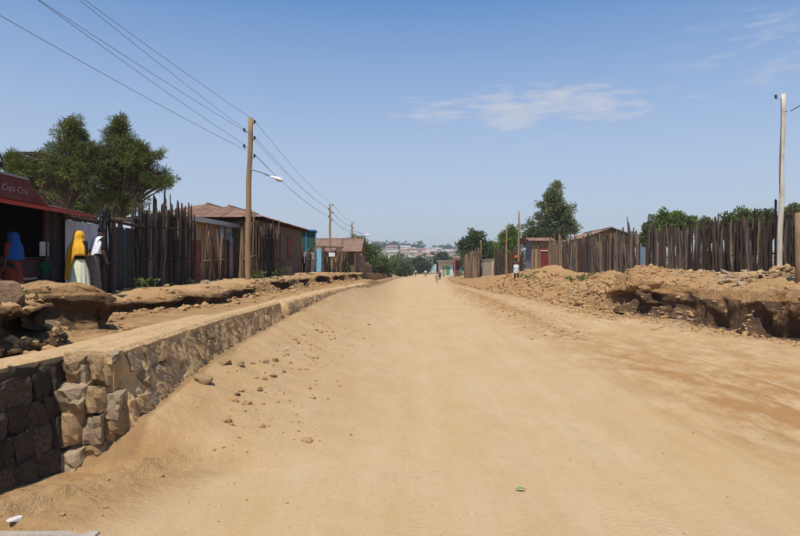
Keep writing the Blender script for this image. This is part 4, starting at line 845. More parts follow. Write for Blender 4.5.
# mud brick ruin (individual bricks)
def brick_wall(name, px0, px1, d0, d1, pytop0, pytop1, label, mat, bl_=0.42, bh=0.2, miss=0.06):
    a = Vector((px2x(px0, d0), d0)); b = Vector((px2x(px1, d1), d1)); dv = b - a; g = min(gz(a.x, a.y), gz(b.x, b.y)) - 0.1
    e = empty(name, (a.x, a.y, g), label, 'wall', math.atan2(dv.y, dv.x)); n = 0
    bm_ = MB().box((0, 0, 0), (bl_ - 0.02, 0.22, bh - 0.02), taper=0.04).mesh('brick')
    bm_.materials.append(mat)
    z = bh / 2; r = 0
    while True:
        any_ = False; x = bl_ / 2 - (bl_ / 2 if r % 2 else 0)
        while x < dv.length:
            s = min(max(x / dv.length, 0), 1); top = (py2z(pytop0, d0) * (1 - s) + py2z(pytop1, d1) * s) - g + 0.12 * math.sin(x * 5)
            if z < top:
                any_ = True
                if random.random() > miss or z < top - bh * 2:
                    o = bpy.data.objects.new('brick', bm_); COL.objects.link(o); o.parent = e; o.location = (x + random.uniform(-.01, .01), random.uniform(-.015, .015), z); o.rotation_euler = (0, 0, random.uniform(-.03, .03))
            x += bl_
        z += bh; r += 1
        if not any_ or r > 30: break
    return e
brick_wall('mud_brick_wall', 351, 364, 55, 60, 251, 256, 'crumbling brown mud brick ruin beside the rusty roofed house', mud_brick)
brick_wall('mud_brick_wall', 363, 371, 62, 75, 261, 266, 'low broken mud brick wall behind the ruin', mud_brick)
# pale wall right
a = Vector((px2x(479, 69), 69)); b = Vector((px2x(493, 61), 61)); dv = b - a; g = gz(b.x, b.y)
pw = empty('compound_wall', (a.x, a.y, min(gz(a.x, a.y), g) - 0.1), 'pale plastered compound wall beside the brushwood bundle', 'wall', math.atan2(dv.y, dv.x))
MB().box((dv.length / 2, 0, 0.85), (dv.length, 0.25, 1.9)).build('wall_body', M('pale_plaster', (0.46, 0.37, 0.26), (0.36, 0.28, 0.19), 2, 0.95, 0.4), pw)
MB().box((dv.length / 2, 0, 1.84), (dv.length + 0.1, 0.34, 0.09)).build('coping', concrete, pw)
# hut with red door
q = (px2x(541, 50), 50.0); gh = gz(*q); hu = empty('hut', (q[0], q[1], gh), 'small hut with red metal door, grey sheet side and earth-brown roof', 'hut', 0.0)
hu.scale = (1.12, 1.12, 1.0)
UH = py2z(240.5, 50) - gh
MB().box((0.10, 0.06, UH / 2 - 0.15), (1.5, 0.1, UH)).build('front_wall', mud_tan, hu)
o = corr(2.2, UH - 0.1, 0.11, 0.012, topfun=lambda x: UH - 0.15 + 0.30 * math.sin(min(1, x / 1.1) * 1.57)).build('side_wall', M('grey_sheet', (0.17, 0.17, 0.17), (0.10, 0.10, 0.105), 4, 0.7, 0.1), hu); o.matrix_local = plane_mtx((-0.66, 0.03, -0.1), (0, 1, 0), (0, 0, 1))
MB().box((0.85, 1.1, UH / 2 - 0.15), (0.08, 2.1, UH)).build('side_wall', mud, hu)
dr = MB().box((0.35, -0.03, 0.68), (0.82, 0.06, 1.45)).build('door', door_red, hu)
for x in (0.1, 0.35, 0.6): MB().box((x, -0.065, 0.68), (0.03, 0.02, 1.4)).build('rib', door_red, dr)
MB().box((0.35, -0.06, 1.47), (0.85, 0.1, 0.08)).build('lintel', whitewash, hu)
MB().box((0.35, -0.03, 1.62), (0.9, 0.05, 0.2)).build('red_fascia', door_red, hu)
for x in (-0.55, -0.22): MB().tube([(x, -0.08, -0.3), (x + 0.02, -0.08, UH - 0.05)], 0.06, 8, jitter=0.1).build('post', wood_pale, hu)
rr_ = bpy.data.objects.new('roof', None); COL.objects.link(rr_); rr_.parent = hu
strips(2.0, 1.6, 0, 0.7, rust_roof, rr_, plane_mtx((-0.95, -0.3, UH - 0.02), (1, 0, 0), (0, 1.5, 0.35)))
strips(2.0, 1.6, 0, 0.7, rust_roof, rr_, plane_mtx((1.05, 2.6, UH - 0.02), (-1, 0, 0), (0, -1.5, 0.35)))
# gabled house behind right fence
gx = px2x(610.5, 43); gg = empty('house', (gx, 43, 1.6), 'tan gabled house with a dark roof edge rising behind the stake fence', 'house')
gw = (637 - 585) / F * 43; ga0 = py2z(237, 43) - 1.6; ga1 = py2z(228, 43) - 1.6
walls(gg, -gw / 2 + 0.15, gw / 2 - 0.15, 0, 6, -0.3, ga0 - 0.06, mud_tan, gable=ga1 - 0.1)
hip_roof(gg, -gw / 2 - 0.1, gw / 2 + 0.1, -0.35, 6.3, ga0 - 0.06, ga1, rust_roof, hip=False)
for s in (-1, 1): MB().poly([(s * (gw / 2 + 0.1), -0.37, ga0 - 0.18), (0, -0.37, ga1 - 0.10), (0, -0.37, ga1 + 0.02), (s * (gw / 2 + 0.1), -0.37, ga0 - 0.03)], 0.03, (0, -1, 0)).build('barge_board', dark_wood, gg)
# far buildings at the end of the road
def far_house(px0, px1, pyt, pyb, d, mat, rmat, label, openings=(), flat=True, name='building', depth=6):
    x0, x1 = px2x(px0, d), px2x(px1, d); z0 = min(py2z(pyb, d), gz((x0 + x1) / 2, d)); zt = py2z(pyt, d)
    e = empty(name, ((x0 + x1) / 2, d, z0), label, 'building'); W_ = x1 - x0; H_ = zt - z0
    MB().box((0, depth / 2, H_ / 2 - 0.3), (W_, depth, H_ + 0.6)).build('wall', mat, e)
    if flat: MB().poly([(-W_ / 2 - 0.5, -0.9, H_ - 0.05), (W_ / 2 + 0.5, -0.9, H_ - 0.05), (W_ / 2 + 0.5, depth + 0.4, H_ + 0.5), (-W_ / 2 - 0.5, depth + 0.4, H_ + 0.5)], 0.18, (0, 0, 1)).build('roof', rmat, e)
    else:
        for s in (-1, 1): MB().poly([(-W_ / 2 - 0.5, depth / 2 + s * (depth / 2 + 0.6), H_ - 0.1), (W_ / 2 + 0.5, depth / 2 + s * (depth / 2 + 0.6), H_ - 0.1), (W_ / 2 + 0.5, depth / 2, H_ + depth * 0.2), (-W_ / 2 - 0.5, depth / 2, H_ + depth * 0.2)], 0.1, (0, 0, 1)).build('roof', rmat, e)
    for (u, v, ww, hh_, mt, nm) in openings: MB().box((-W_ / 2 + u * W_, -0.03, v * H_), (ww * W_, 0.12, hh_ * H_)).build(nm, mt, e)
    return e
dk = M('dark_opening', (0.03, 0.028, 0.026), (0.02, 0.018, 0.017), 4, 0.8, 0.0)
far_house(428, 437, 256.5, 268, 210, whitewash, concrete, 'white two-storey building at the far end of the road', ((.3, .72, .2, .18, dk, 'window'), (.7, .72, .2, .18, dk, 'window'), (.5, .3, .75, .25, dk, 'shop_opening')))
q = px2x(430.5, 195); bf = empty('sheet_fence', (q, 195, gz(q, 195)), 'light blue and white sheet metal fence before the white building', 'fence')
for k in range(5):
    o = corr(0.72, 1.5 if k < 4 else 2.0, 0.12, 0.015).build('sheet', sky_blue if k < 4 else whitewash, bf); o.location = (-1.9 + k * 0.75, 0, py2z(269.5, 195) - gz(q, 195) - 0.3)
    MB().tube([(-1.9 + k * 0.75, 0.05, -0.4), (-1.9 + k * 0.75, 0.05, 2.6)], 0.05, 5).build('post', wood, bf)
far_house(440, 453, 262.5, 270, 150, whitewash, mud, 'low white roadside shop with dark roof and a green panel', ((.60, .45, .28, .6, bright_green, 'green_panel'), (.9, .45, .18, .75, pale_blue, 'blue_panel'), (.28, .4, .2, .7, mud_tan, 'door')))
far_house(455.5, 462, 260.5, 270.5, 118, door_red, rust_brown, 'dark red shed with a teal door', ((.8, .3, .34, .55, teal, 'door'), (.3, .6, .25, .3, dk, 'window')), depth=3, name='shed')

# ---------------------------------------------------------------- trees
LEAF = {}
def leaf_mat(name, c):
    if name in LEAF: return LEAF[name]
    m = bpy.data.materials.new(name); m.use_nodes = True; t = m.node_tree; t.nodes.clear()
    o = N(t, 'ShaderNodeOutputMaterial'); d = N(t, 'ShaderNodeBsdfPrincipled'); tr = N(t, 'ShaderNodeBsdfTranslucent'); mx = N(t, 'ShaderNodeMixShader'); mx.inputs[0].default_value = 0.28
    a = N(t, 'ShaderNodeVertexColor', layer_name='leaf'); r = N(t, 'ShaderNodeVectorMath', operation='MULTIPLY'); L(t, a.outputs[0], r.inputs[0]); r.inputs[1].default_value = c
    L(t, r.outputs[0], d.inputs['Base Color']); d.inputs['Roughness'].default_value = 0.65; d.inputs['Specular IOR Level'].default_value = 0.25
    r2 = N(t, 'ShaderNodeVectorMath', operation='MULTIPLY'); L(t, r.outputs[0], r2.inputs[0]); r2.inputs[1].default_value = (1.3, 1.4, 0.6); L(t, r2.outputs[0], tr.inputs[0])
    L(t, d.outputs[0], mx.inputs[1]); L(t, tr.outputs[0], mx.inputs[2]); L(t, mx.outputs[0], o.inputs[0]); LEAF[name] = m; return m
bark = M('bark', (0.12, 0.08, 0.055), (0.06, 0.042, 0.03), 8, 0.95, 0.7, (3, 3, 0.5))
def leaf_cloud(C, nper, spread, ll, lw, up=0.3, seed=0, droop=0.0, axis=None):
    """C: (n,3) clump centres; returns V, Q, col. long leaf quads"""
    r = np.random.default_rng(seed); n = len(C) * nper
    c = np.repeat(C, nper, 0); clumpc = np.repeat(r.uniform(0.6, 1.35, len(C)), nper)
    g = r.normal(0, 1, (n, 3)); g /= np.linalg.norm(g, axis=1)[:, None]; rad = r.random(n) ** 0.5
    sp = np.repeat(r.uniform(0.6, 1.3, len(C)), nper)[:, None] * spread
    off = g * rad[:, None] * sp; pos = c + off * np.array([1, 1, 0.75])
    d = g * 0.8 + r.normal(0, 0.6, (n, 3)) + np.array([0, 0, up]); 
    if axis is not None: d = d + np.repeat(axis, nper, 0)
    d /= np.linalg.norm(d, axis=1)[:, None]
    s = np.cross(d, r.normal(0, 1, (n, 3))); s /= np.linalg.norm(s, axis=1)[:, None]
    l = ll * r.uniform(0.6, 1.4, n)[:, None]; ww = lw * r.uniform(0.6, 1.4, n)[:, None]
    a = pos; b = pos + d * l * 0.5 + s * ww; e = pos + d * l; f = pos + d * l * 0.5 - s * ww
    V = np.stack([a, b, e, f], 1).reshape(-1, 3); Q = np.arange(n * 4).reshape(-1, 4)
    col = clumpc * r.uniform(0.65, 1.35, n); hue = r.uniform(-0.12, 0.16, n)
    col3 = np.stack([col * (1 + hue), col, col * (1 - hue), np.ones(n)], 1).repeat(4, 0)
    return V, Q, col3
def crown_obj(name, V, Q, col, mat, parent):
    me = fast_mesh(name, V, Q, False); ca = me.color_attributes.new('leaf', 'FLOAT_COLOR', 'POINT'); ca.data.foreach_set('color', col.astype(np.float32).ravel()); me.materials.append(mat)
    o = bpy.data.objects.new(name, me); COL.objects.link(o); o.parent = parent; return o
def tree(px, d, blobs, label, mat, ll=0.12, lw=0.03, nclump=260, nper=45, spread=0.32, trunk=0.14, up=0.3, seed=1, group=None, shell=0.5, name='tree', radial=0.4, spiky=0):
    """blobs: (px, py, rx_px, ry_px, weight, depth offset m) crown lobes measured in the photograph, at distance d"""
    x = px2x(px, d); g = gz(x, d); e = empty(name, (x, d, g), label, 'tree', group=group); r = np.random.default_rng(seed)
    Cs = []; Ax = []; cen = []
    if spiky:
        rs = random.Random(seed); ex = []
        for (bx, by, rx, ry, wgt, dy) in blobs:
            for k in range(spiky):
                th = rs.uniform(0.1, math.pi - 0.1); ex.append((bx + rx * 1.05 * math.cos(th), by - ry * 1.05 * math.sin(th), rs.uniform(2.5, 5), rs.uniform(4, 8), 0.16 * wgt / spiky * 2, dy))
        blobs = list(blobs) + ex
    wt = sum(b[4] for b in blobs)
    for (bx, by, rx, ry, wgt, dy) in blobs:
        c0 = np.array([px2x(bx, d) - x, dy, py2z(by, d) - g]); rad = np.array([rx / F * d, (rx + ry) / 2 / F * d, ry / F * d]); cen.append((c0, rad))
        n = int(nclump * wgt / wt); v = r.normal(0, 1, (n, 3)); v /= np.linalg.norm(v, axis=1)[:, None]
        q = r.random(n) ** shell; lump = 1 + 0.22 * np.sin(v[:, 0] * 5 + seed) * np.cos(v[:, 2] * 6 + bx)
        Cs.append(c0 + v * (q * lump)[:, None] * rad); Ax.append(v * radial)
    C = np.concatenate(Cs); A = np.concatenate(Ax)
    V, Q, col = leaf_cloud(C, nper, spread, ll, lw, up, seed, axis=A)
    crown_obj('crown', V, Q, col, mat, e)
    m = MB(); top = max(cen, key=lambda q: q[0][2] + q[1][2] * 0.5); low = min(c_[0][2] - c_[1][2] for c_ in cen); fork = max(0.5, low * 0.8)
    hgt = top[0][2] + top[1][2] * 0.6
    tp = [(0.06 * math.sin(k * 1.7 + seed) * k / 6 + (top[0][0]) * (k / 8) ** 1.5, top[0][1] * (k / 8), -0.3 + (hgt + 0.3) * k / 8) for k in range(9)]
    m.tube(tp, [trunk * (1 - 0.105 * k) for k in range(9)], 8, jitter=0.12)
    m.build('trunk', bark, e, smooth=True)
    lm = MB()
    for (c0, rad) in cen:
        for k in range(5):
            v = r.normal(0, 1, 3); v /= np.linalg.norm(v); v[2] = abs(v[2]) * 0.8; tip = c0 + v * rad * 0.85; b0 = Vector(tp[3]).lerp(Vector(tp[6]), random.random()); mid = (np.array(b0) + tip) / 2 + np.array([0, 0, 0.15])
            lm.tube([b0, mid, tip], [trunk * 0.38, trunk * 0.22, trunk * 0.06], 6, cap=False)
    lm.build('limbs', bark, e, smooth=True)
    return e
g_olive = leaf_mat('feathery_leaves', (0.112, 0.135, 0.040)); g_dark = leaf_mat('dark_leaves', (0.075, 0.100, 0.038)); g_mid = leaf_mat('mid_leaves', (0.110, 0.145, 0.050)); g_bright = leaf_mat('bright_leaves', (0.125, 0.185, 0.050)); g_grey = leaf_mat('grey_leaves', (0.150, 0.172, 0.080)); g_weed = leaf_mat('weed_leaves', (0.10, 0.14, 0.035))
tree(58, 23.5, [(60, 168, 27, 20, 4, 0), (67, 143, 15, 16, 3, 0.3), (73, 128, 6, 8, .8, 0), (30, 173, 17, 12, 3.2, -0.4), (48, 192, 30, 11, 2.5, 0.2), (82, 176, 13, 18, 1.5, 0), (17, 163, 8, 6, 1.0, -0.3), (86, 150, 7, 7, .5, 0), (95, 160, 13, 16, 2.0, 0.4)], 'spreading feathery olive-green tree behind the kiosk', g_olive, 0.20, 0.011, 620, 46, 0.17, 0.15, 0.15, 3, shell=0.5, radial=0.8, spiky=6)
tree(120, 24.5, [(124, 162, 22, 20, 4, 0), (121, 141, 12, 14, 2, 0), (120, 126, 5, 7, .6, 0), (142, 178, 22, 10, 2.4, 0.3), (110, 184, 20, 16, 2.4, 0), (160, 184, 12, 5, .9, 0), (122, 205, 22, 10, 1.6, 0), (148, 158, 11, 6, .8, 0)], 'pointed feathery green tree behind the stake fence and metal gate', g_olive, 0.20, 0.011, 620, 46, 0.17, 0.15, 0.2, 4, shell=0.5, radial=0.8, spiky=6)
tree(63, 26.5, [(95, 205, 24, 16, 2, 0), (60, 208, 34, 14, 2, 0)], 'dark shrubby tree low between the feathery trees', g_dark, 0.15, 0.03, 130, 60, 0.4, 0.10, 0.2, 8)
# left roadside trees
for i, (px, d, bl_, lab, mt) in enumerate((
        (358, 76, [(357, 247, 10, 11, 2, 0), (366, 254, 12, 13, 2, 1)], 'tall rounded dark tree behind the rusty roofed house', g_mid),
        (374, 92, [(373, 262, 11, 10, 2, 0), (381, 266, 8, 7, 1, 1)], 'bushy green tree behind the short thick pole', g_mid),
        (391, 118, [(389, 267, 8, 7, 2, 0), (385, 269, 8, 6, 1, 0)], 'rounded green tree at the left road edge', g_mid),
        (400, 150, [(400, 269, 6, 4, 1, 0), (405, 270, 5, 3, 1, 0)], 'small far green tree left of the road end', g_dark))):
    tree(px, d, bl_, lab, mt, 0.26 * d / 76, 0.085 * d / 76, 190, 34, 0.62 * d / 76, 0.22, 0.3, 20 + i, shell=0.5)
# centre far trees
for i, (px, d, bl_, lab, mt) in enumerate((
        (421, 190, [(419, 265, 6, 5, 2, 0), (424, 267, 5, 4, 1, 0)], 'rounded dark tree beside the white building', g_dark),
        (441, 200, [(441, 262, 4, 8, 1, 0)], 'slim dark tree right of the white building', g_dark),
        (412, 230, [(411, 268, 8, 4, 1, 0)], 'low dark bush at the foot of the hill', g_mid),
        (470, 82, [(467, 246, 8, 8, 2, 0), (476, 240, 8, 9, 2, 0), (472, 255, 14, 10, 2, 0), (484, 250, 7, 10, 1, 0)], 'spiky dark tree above the brushwood bundle', g_dark),
        (492, 84, [(492, 252, 10, 10, 1, 1)], 'dim green tree behind the pale compound wall', g_mid),
        (508, 63, [(507, 243, 8, 15, 2, 0), (513, 240, 5, 12, 1, 0), (503, 258, 9, 11, 1, 0)], 'leafy bright green tree behind the brush fence', g_bright))):
    tree(px, d, bl_, lab, mt, 0.3 * d / 80, 0.085 * d / 80, 230, 34, 0.6 * d / 80, 0.18, 0.4, 30 + i, shell=0.55)
# tall tree above the hut
tree(557, 58, [(556, 199, 8, 13, 3, 0), (551, 214, 12, 13, 3, 0), (563, 213, 13, 12, 3, 0), (558, 232, 16, 13, 3, 0), (534, 232, 11, 10, 1.6, 0), (541, 226, 6, 12, 1, 0), (570, 226, 6, 8, .7, 0)], 'tall pointed grey-green tree behind the red door hut', g_grey, 0.20, 0.045, 390, 46, 0.36, 0.2, 0.3, 41, shell=0.62, spiky=3)
tree(536, 56, [(537, 240, 14, 9, 2, 0), (552, 238, 14, 8, 2, 0)], 'dark leafy bush tree over the hut roof', g_dark, 0.2, 0.07, 150, 50, 0.4, 0.12, 0.2, 42)
# trees behind right fence
for i, (px, d, bl_, lab, mt, n) in enumerate((
        (648, 40, [(649, 229, 6, 7, 1, 0), (645, 241, 9, 6, 1, 0)], 'thin sparse tree between the gable and the broad green tree', g_grey, 110),
        (672, 38, [(672, 223, 11, 9, 3, 0), (663, 231, 8, 7, 2, 0), (682, 231, 8, 7, 2, 0), (670, 239, 15, 6, 2, 0), (690, 223, 6, 5, 1, 0)], 'broad dense bright green tree behind the stake fence', g_bright, 330),
        (706, 39, [(704, 227, 10, 5, 2, 0), (711, 235, 7, 6, 1, 0)], 'small olive tree right of the broad green tree', g_grey, 130),
        (738, 36, [(735, 226, 11, 6, 2, 0), (748, 221, 11, 7, 2, 0), (742, 235, 17, 6, 2, 0)], 'low olive tree behind the fence left of the whitewashed pole', g_mid, 240),
        (768, 37, [(764, 222, 11, 6, 2, 0), (777, 229, 11, 7, 2, 0)], 'dark olive tree behind the fence at the whitewashed pole', g_dark, 190),
        (797, 36, [(800, 215, 13, 8, 2, 0), (792, 225, 9, 6, 1, 0)], 'greyish dry tree behind the thick gate post', g_grey, 170),
        (578, 52, [(576, 247, 8, 4, 1, 0), (590, 245, 6, 3, .6, 0)], 'small green tree peeping over the fence by the gabled house', g_mid, 90))):
    tree(px, d, bl_, lab, mt, 0.16, 0.05, int(n * 0.85), 46, 0.26, 0.13, 0.3, 50 + i, shell=0.6, spiky=4)

# small weeds
def weed(px, d, s, lab, n=60):
    x = px2x(px, d); e = empty('weed', (x, d, gz(x, d)), lab, 'plant'); r = np.random.default_rng(int(px * 7))
    C = np.stack([r.normal(0, 0.45 * s, 8), r.normal(0, 0.3 * s, 8), r.uniform(0.1, 0.75, 8) * s], 1)
    V, Q, col = leaf_cloud(C, n // 8, 0.3 * s, 0.22 * s, 0.06 * s, 0.6, int(px)); crown_obj('leaves', V, Q, col, g_weed, e)
    m = MB()
    for c_ in C: m.tube([(0, 0, -0.03), tuple(c_ * 0.6), tuple(c_)], [0.012 * s, 0.01 * s, 0.005 * s], 4)
    m.build('stems', g_dark, e)
    e.children[1].data.color_attributes.new('leaf', 'FLOAT_COLOR', 'POINT')
for px, d, s, lab in ((139, 15.9, .32, 'leafy weed at the foot of the stake fence nearest the metal gate'), (151, 16.7, .42, 'taller leafy weed amid the dark stake fence base'), (170, 17.6, .18, 'low weed beside a pale stone below the stakes'), (186, 18.9, .25, 'low weed just before the rust-red sheet'), (265, 23.2, .55, 'bushy green weed at the foot of the dark stakes by the mud house'), (583, 33.5, .5, 'scrubby weed before the brown stake fence'), (592, 33, .35, 'small scrubby weed near the mound before the fence'), (572, 35, .45, 'scrubby plant by the hut end of the brown fence'), (649, 27.3, .5, 'yellow-green weed beside the blue-grey panel'), (459, 100, .9, 'grey-green roadside bush before the dark red shed'), (468, 78, .8, 'grey-green aloe clump before the brushwood bundle'), (527, 43.5, .6, 'low green plant beside the grey hut wall'), (20, 7.0, .2, 'small green weed in the dug hollow behind the old wall'), (341, 48, 1.1, 'green bush among the tangled stakes')):
    weed(px, d, s, lab, 120)

# ---------------------------------------------------------------- loose stones and clods
def ground_rock(px, py_or_d, size, mat, lab, by_d=False, cat='stone', group=None, name='stone', sink=0.3, rot=None, variant=None):
    if by_d: d = py_or_d
    else:
        d = 0; o = Vector((0, 0, EYE)); h = BVH.ray_cast(o, (at(px, py_or_d, 10) - o).normalized()); d = h[0].y
    x = px2x(px, d); r = rock(name, (x, d, gz(x, d) + size[2] * (1 - 2 * sink)), size, mat, None, rot, variant); tag(r, lab, cat, group); return r
ground_rock(204, 382, (0.13, 0.10, 0.075), stone_tan, 'larger pale flat stone on the sand below the stone wall', sink=0.38, rot=(0.08, 0.1, 0.4), variant=2)
ground_rock(224.5, 363, (0.13, 0.10, 0.065), stone_tan, 'pale wedge-shaped stone lying close to the stone wall foot', sink=0.38, rot=(0.05, -0.1, 1.0), variant=6)
for px, py, s, lab in ((241, 366, .055, 'small brown clod beside the wedge-shaped stone'), (266, 363, .05, 'brown clod in the line of clods on the sand'), (275, 361, .06, 'largest brown clod in the line of clods'), (274, 377, .045, 'brown clod just below the line of clods'), (260, 390, .04, 'lone brown clod on the road edge'), (237, 395, .035, 'lone small dark clod nearest the larger pale stone'), (253, 364, .03, 'tiny clod between the stones and the clod line'), (284, 372, .03, 'tiny clod at the road side of the clod line'), (369, 325, .05, 'small brown stone out on the smooth road')):
    ground_rock(px, py, (s * 1.3, s, s * 0.7), M('clod_earth', (0.33, 0.21, 0.11), (0.22, 0.135, 0.07), 12, 0.95, 0.6), lab, cat='clod', name='clod')
# big earth/concrete block on the left edge
bb = rock('earth_block', (px2x(4, 6.6), 6.6, gz(px2x(4, 6.6), 6.6) + 0.15), (0.29, 0.26, 0.22), M('hard_earth', (0.30, 0.20, 0.115), (0.15, 0.095, 0.055), 5, 0.97, 0.9), None, (0.05, 0.06, 0.25), 3); tag(bb, 'squarish block of hardened pale earth on the dug bank at the kiosk side', 'earth block')
ground_rock(34, 6.9 + 0.6, (0.30, 0.26, 0.22), M('hard_earth', (0.30, 0.20, 0.115), (0.15, 0.095, 0.055), 5, 0.97, 0.9), 'rounded lump of brown earth in the hollow behind the old wall', True, 'earth lump', name='earth_lump', sink=0.25)
ground_rock(204, 19.2, (0.16, 0.13, 0.10), stone_grey, 'grey stone on the terrace below the rust-red sheet', True); ground_rock(206.5, 19.6, (0.15, 0.12, 0.09), whitewash, 'whitish stone touching the grey stone on the terrace', True); ground_rock(167, 17.0, (0.13, 0.1, 0.07), stone_tan, 'rounded tan stone below the stake fence', True)
pale_stone = M('pale_stone', (0.46, 0.37, 0.26), (0.33, 0.26, 0.18), 6, 0.95, 0.6, rnd=0.2)
# stones heaped round the white pole
bx, by = pr.location.x, pr.location.y
for k in range(95):
    a = random.gauss(0, 0.75) - 0.15; b = random.gauss(-0.35, 0.4)
    x, y = bx + a * 1.15, by + b
    hgt = 0.27 * math.exp(-(a / 0.8) ** 2 - ((b + 0.3) / 0.55) ** 2); s = random.uniform(0.06, 0.15)
    o = rock('stone', (x, y, gz(x, y) + random.random() * hgt + s * 0.25), (s * random.uniform(0.9, 1.5), s, s * random.uniform(0.5, 0.85)), random.choice((stone_tan, stone_grey, stone_tan)))
    tag(o, 'broken stone in the heap around the whitewashed pole', 'stone', 'broken stones heaped around the whitewashed pole')
for k in range(60):
    px = random.uniform(672, 745); d = random.uniform(17.8, 21.5); x = px2x(px, d); s = random.choice((.05, .06, .08, .1, .15))
    o = rock('stone', (x, d, gz(x, d) + s * 0.2), (s * random.uniform(1, 1.7), s, s * random.uniform(0.4, 0.8)), random.choice((stone_grey, stone_tan, pale_stone)))
    tag(o, 'grey rubble stone on the bank between the mound and the stone heap', 'stone', 'rubble on the right bank')
for k in range(26):
    px = random.uniform(566, 600); d = random.uniform(29, 33); x = px2x(px, d); s = random.uniform(.06, .16)
    tag(rock('stone', (x, d, gz(x, d) + s * 0.2), (s * 1.4, s, s * 0.6), random.choice((stone_grey, stone_tan))), 'pale stone scattered before the brown stake fence', 'stone', 'stones before the brown stake fence')
# clods and gravel nobody could count
def clods(name, lab, n, sampler, seed, mat, smin, smax):
    r = random.Random(seed); base = []
    bm = bmesh.new(); bmesh.ops.create_icosphere(bm, subdivisions=1, radius=1)
    bv = np.array([v.co[:] for v in bm.verts]); bf = np.array([[v.index for v in f.verts] for f in bm.faces]); bm.free()
    rn = np.random.default_rng(seed); Vs = []; Fs = []; k = 0
    for i in range(n):
        x, y = sampler(r)
        h = BVH.ray_cast(Vector((x, y, 50)), Vector((0, 0, -1)))
        if h[0] is None: continue
        s = smin * (smax / smin) ** (r.random() ** 2.6)
        sc_ = np.array([s * r.uniform(.8, 1.5), s * r.uniform(.8, 1.3), s * r.uniform(.45, .85)]); a = r.uniform(0, 6.28)
        v = bv * sc_ * rn.uniform(0.7, 1.25, (len(bv), 1)); c_, s_ = math.cos(a), math.sin(a); v = np.stack([v[:, 0] * c_ - v[:, 1] * s_, v[:, 0] * s_ + v[:, 1] * c_, v[:, 2]], 1)
        Vs.append(v + np.array([x, y, h[0].z + sc_[2] * 0.35])); Fs.append(bf + k); k += len(bv)
    me = fast_mesh(name, np.concatenate(Vs), np.concatenate(Fs), False); me.materials.append(mat); o = bpy.data.objects.new(name, me); COL.objects.link(o); return tag(o, lab, 'clods', kind='stuff')
earth = M('loose_earth', (0.42, 0.260, 0.122), (0.31, 0.178, 0.076), 3, 0.97, 0.6, coords='Object')
XRi = lambda y: float(np.interp(y, Y, XRr)); XLi = lambda y: float(np.interp(y, Y, XLr)); XFi = lambda y: float(np.interp(y, Y, XFr))
def s_right(r): y = 13 + 40 * r.random() ** 1.3; return XRi(y) + float(np.interp(y, [13, 25, 30, 60], [-0.2, 0, 0.8, 1.5])) + r.gauss(0, 0.65), y
def s_left(r): y = 6 + 34 * r.random() ** 1.3; return XLi(y) + (abs(r.gauss(0.05, 0.45)) if r.random() < 0.6 else r.gauss(-0.1, 0.15)), y
def s_mound(r): y = r.gauss(23, 1.6); return r.gauss(9.3, 0.9), y
def s_ridge(r): y = r.uniform(14, 48); return float(np.interp(y, [14, 21, 33, 45], [3.8, 4.05, 4.35, 4.6])) + r.gauss(0.25, 0.45), y
def s_apron(r): y = 3.6 + 16 * r.random() ** 1.2; return XFi(y) + 0.25 + abs(r.gauss(0, 0.55)), y
def s_trench(r): y = r.uniform(10, 24); return XRi(y) - abs(r.gauss(0, 0.8)), y
def s_road(r): y = 3.4 + 25 * r.random() ** 1.7; return r.uniform(-1.5, 7.5), y
clods('earth_clods', 'brown earth clods strewn along the right cut bank', 3000, s_right, 1, earth, 0.012, 0.11)
clods('earth_clods', 'brown earth clods fallen below the left cut bank', 2200, s_left, 2, earth, 0.012, 0.10)
clods('earth_clods', 'loose clods on the dug mound of the right bank', 1300, s_mound, 3, earth, 0.012, 0.10)
clods('earth_clods', 'loose clods on the sand ridge along the road', 1300, s_ridge, 4, earth, 0.012, 0.06)
clods('gravel', 'fine gravel on the sandy apron below the stone wall', 500, s_apron, 5, earth, 0.004, 0.022)
clods('gravel', 'stones and gravel at the foot of the right bank', 1200, s_trench, 6, stone_tan, 0.01, 0.06)
def s_rslope(r): y = r.uniform(25, 52); return XRi(y) + r.uniform(-0.4, 3.4), y
clods('earth_clods', 'broken soil lumps on the right slope below the hut', 2600, s_rslope, 8, earth, 0.02, 0.20)
def s_ledge(r): y = 5.6 + 9 * r.random(); return XFi(y) + 0.5 + abs(r.gauss(0.3, 0.45)), y
clods('earth_clods', 'small crumbled clods on the road edge beside the stone wall', 260, s_ledge, 9, earth, 0.008, 0.05)
clods('gravel', 'tiny scattered grit on the packed road', 1300, s_road, 7, earth, 0.003, 0.012)

# ---------------------------------------------------------------- litter, slab
h = BVH.ray_cast(Vector((0, 0, EYE)), (at(520.5, 491, 5) - Vector((0, 0, EYE))).normalized())[0]
m = MB(); n = 7
for i in range(n):
    s = i / (n - 1); wd = 0.016 * math.sin(math.pi * s) + 0.001
    for j in (-1, 0, 1): m.v.append((-0.04 + 0.08 * s, j * wd, 0.006 + 0.014 * math.sin(math.pi * s) + 0.006 * abs(j)))
for i in range(n - 1):
    for j in range(2): m.f.append((i * 3 + j, i * 3 + 3 + j, i * 3 + 4 + j, i * 3 + 1 + j))
tag(m.build('leaf', M('green_leaf', (0.06, 0.26, 0.10), (0.12, 0.20, 0.05), 20, 0.5, 0.1), None, loc=h + Vector((0, 0, 0.002)), rz=0.1), 'single green leaf lying on the sandy road', 'leaf')
h = BVH.ray_cast(Vector((0, 0, EYE)), (at(15, 521, 5) - Vector((0, 0, EYE))).normalized())[0]
tag(rock('crumpled_paper', h + Vector((0, 0, 0.012)), (0.05, 0.03, 0.022), letter_white, None, (0.2, 0.1, 0.3)), 'crumpled white paper on the sand near the slab edge', 'litter')
d = 3.72; a = at(-8, 531, d); slabz = gz(-2.2, 3.75) 
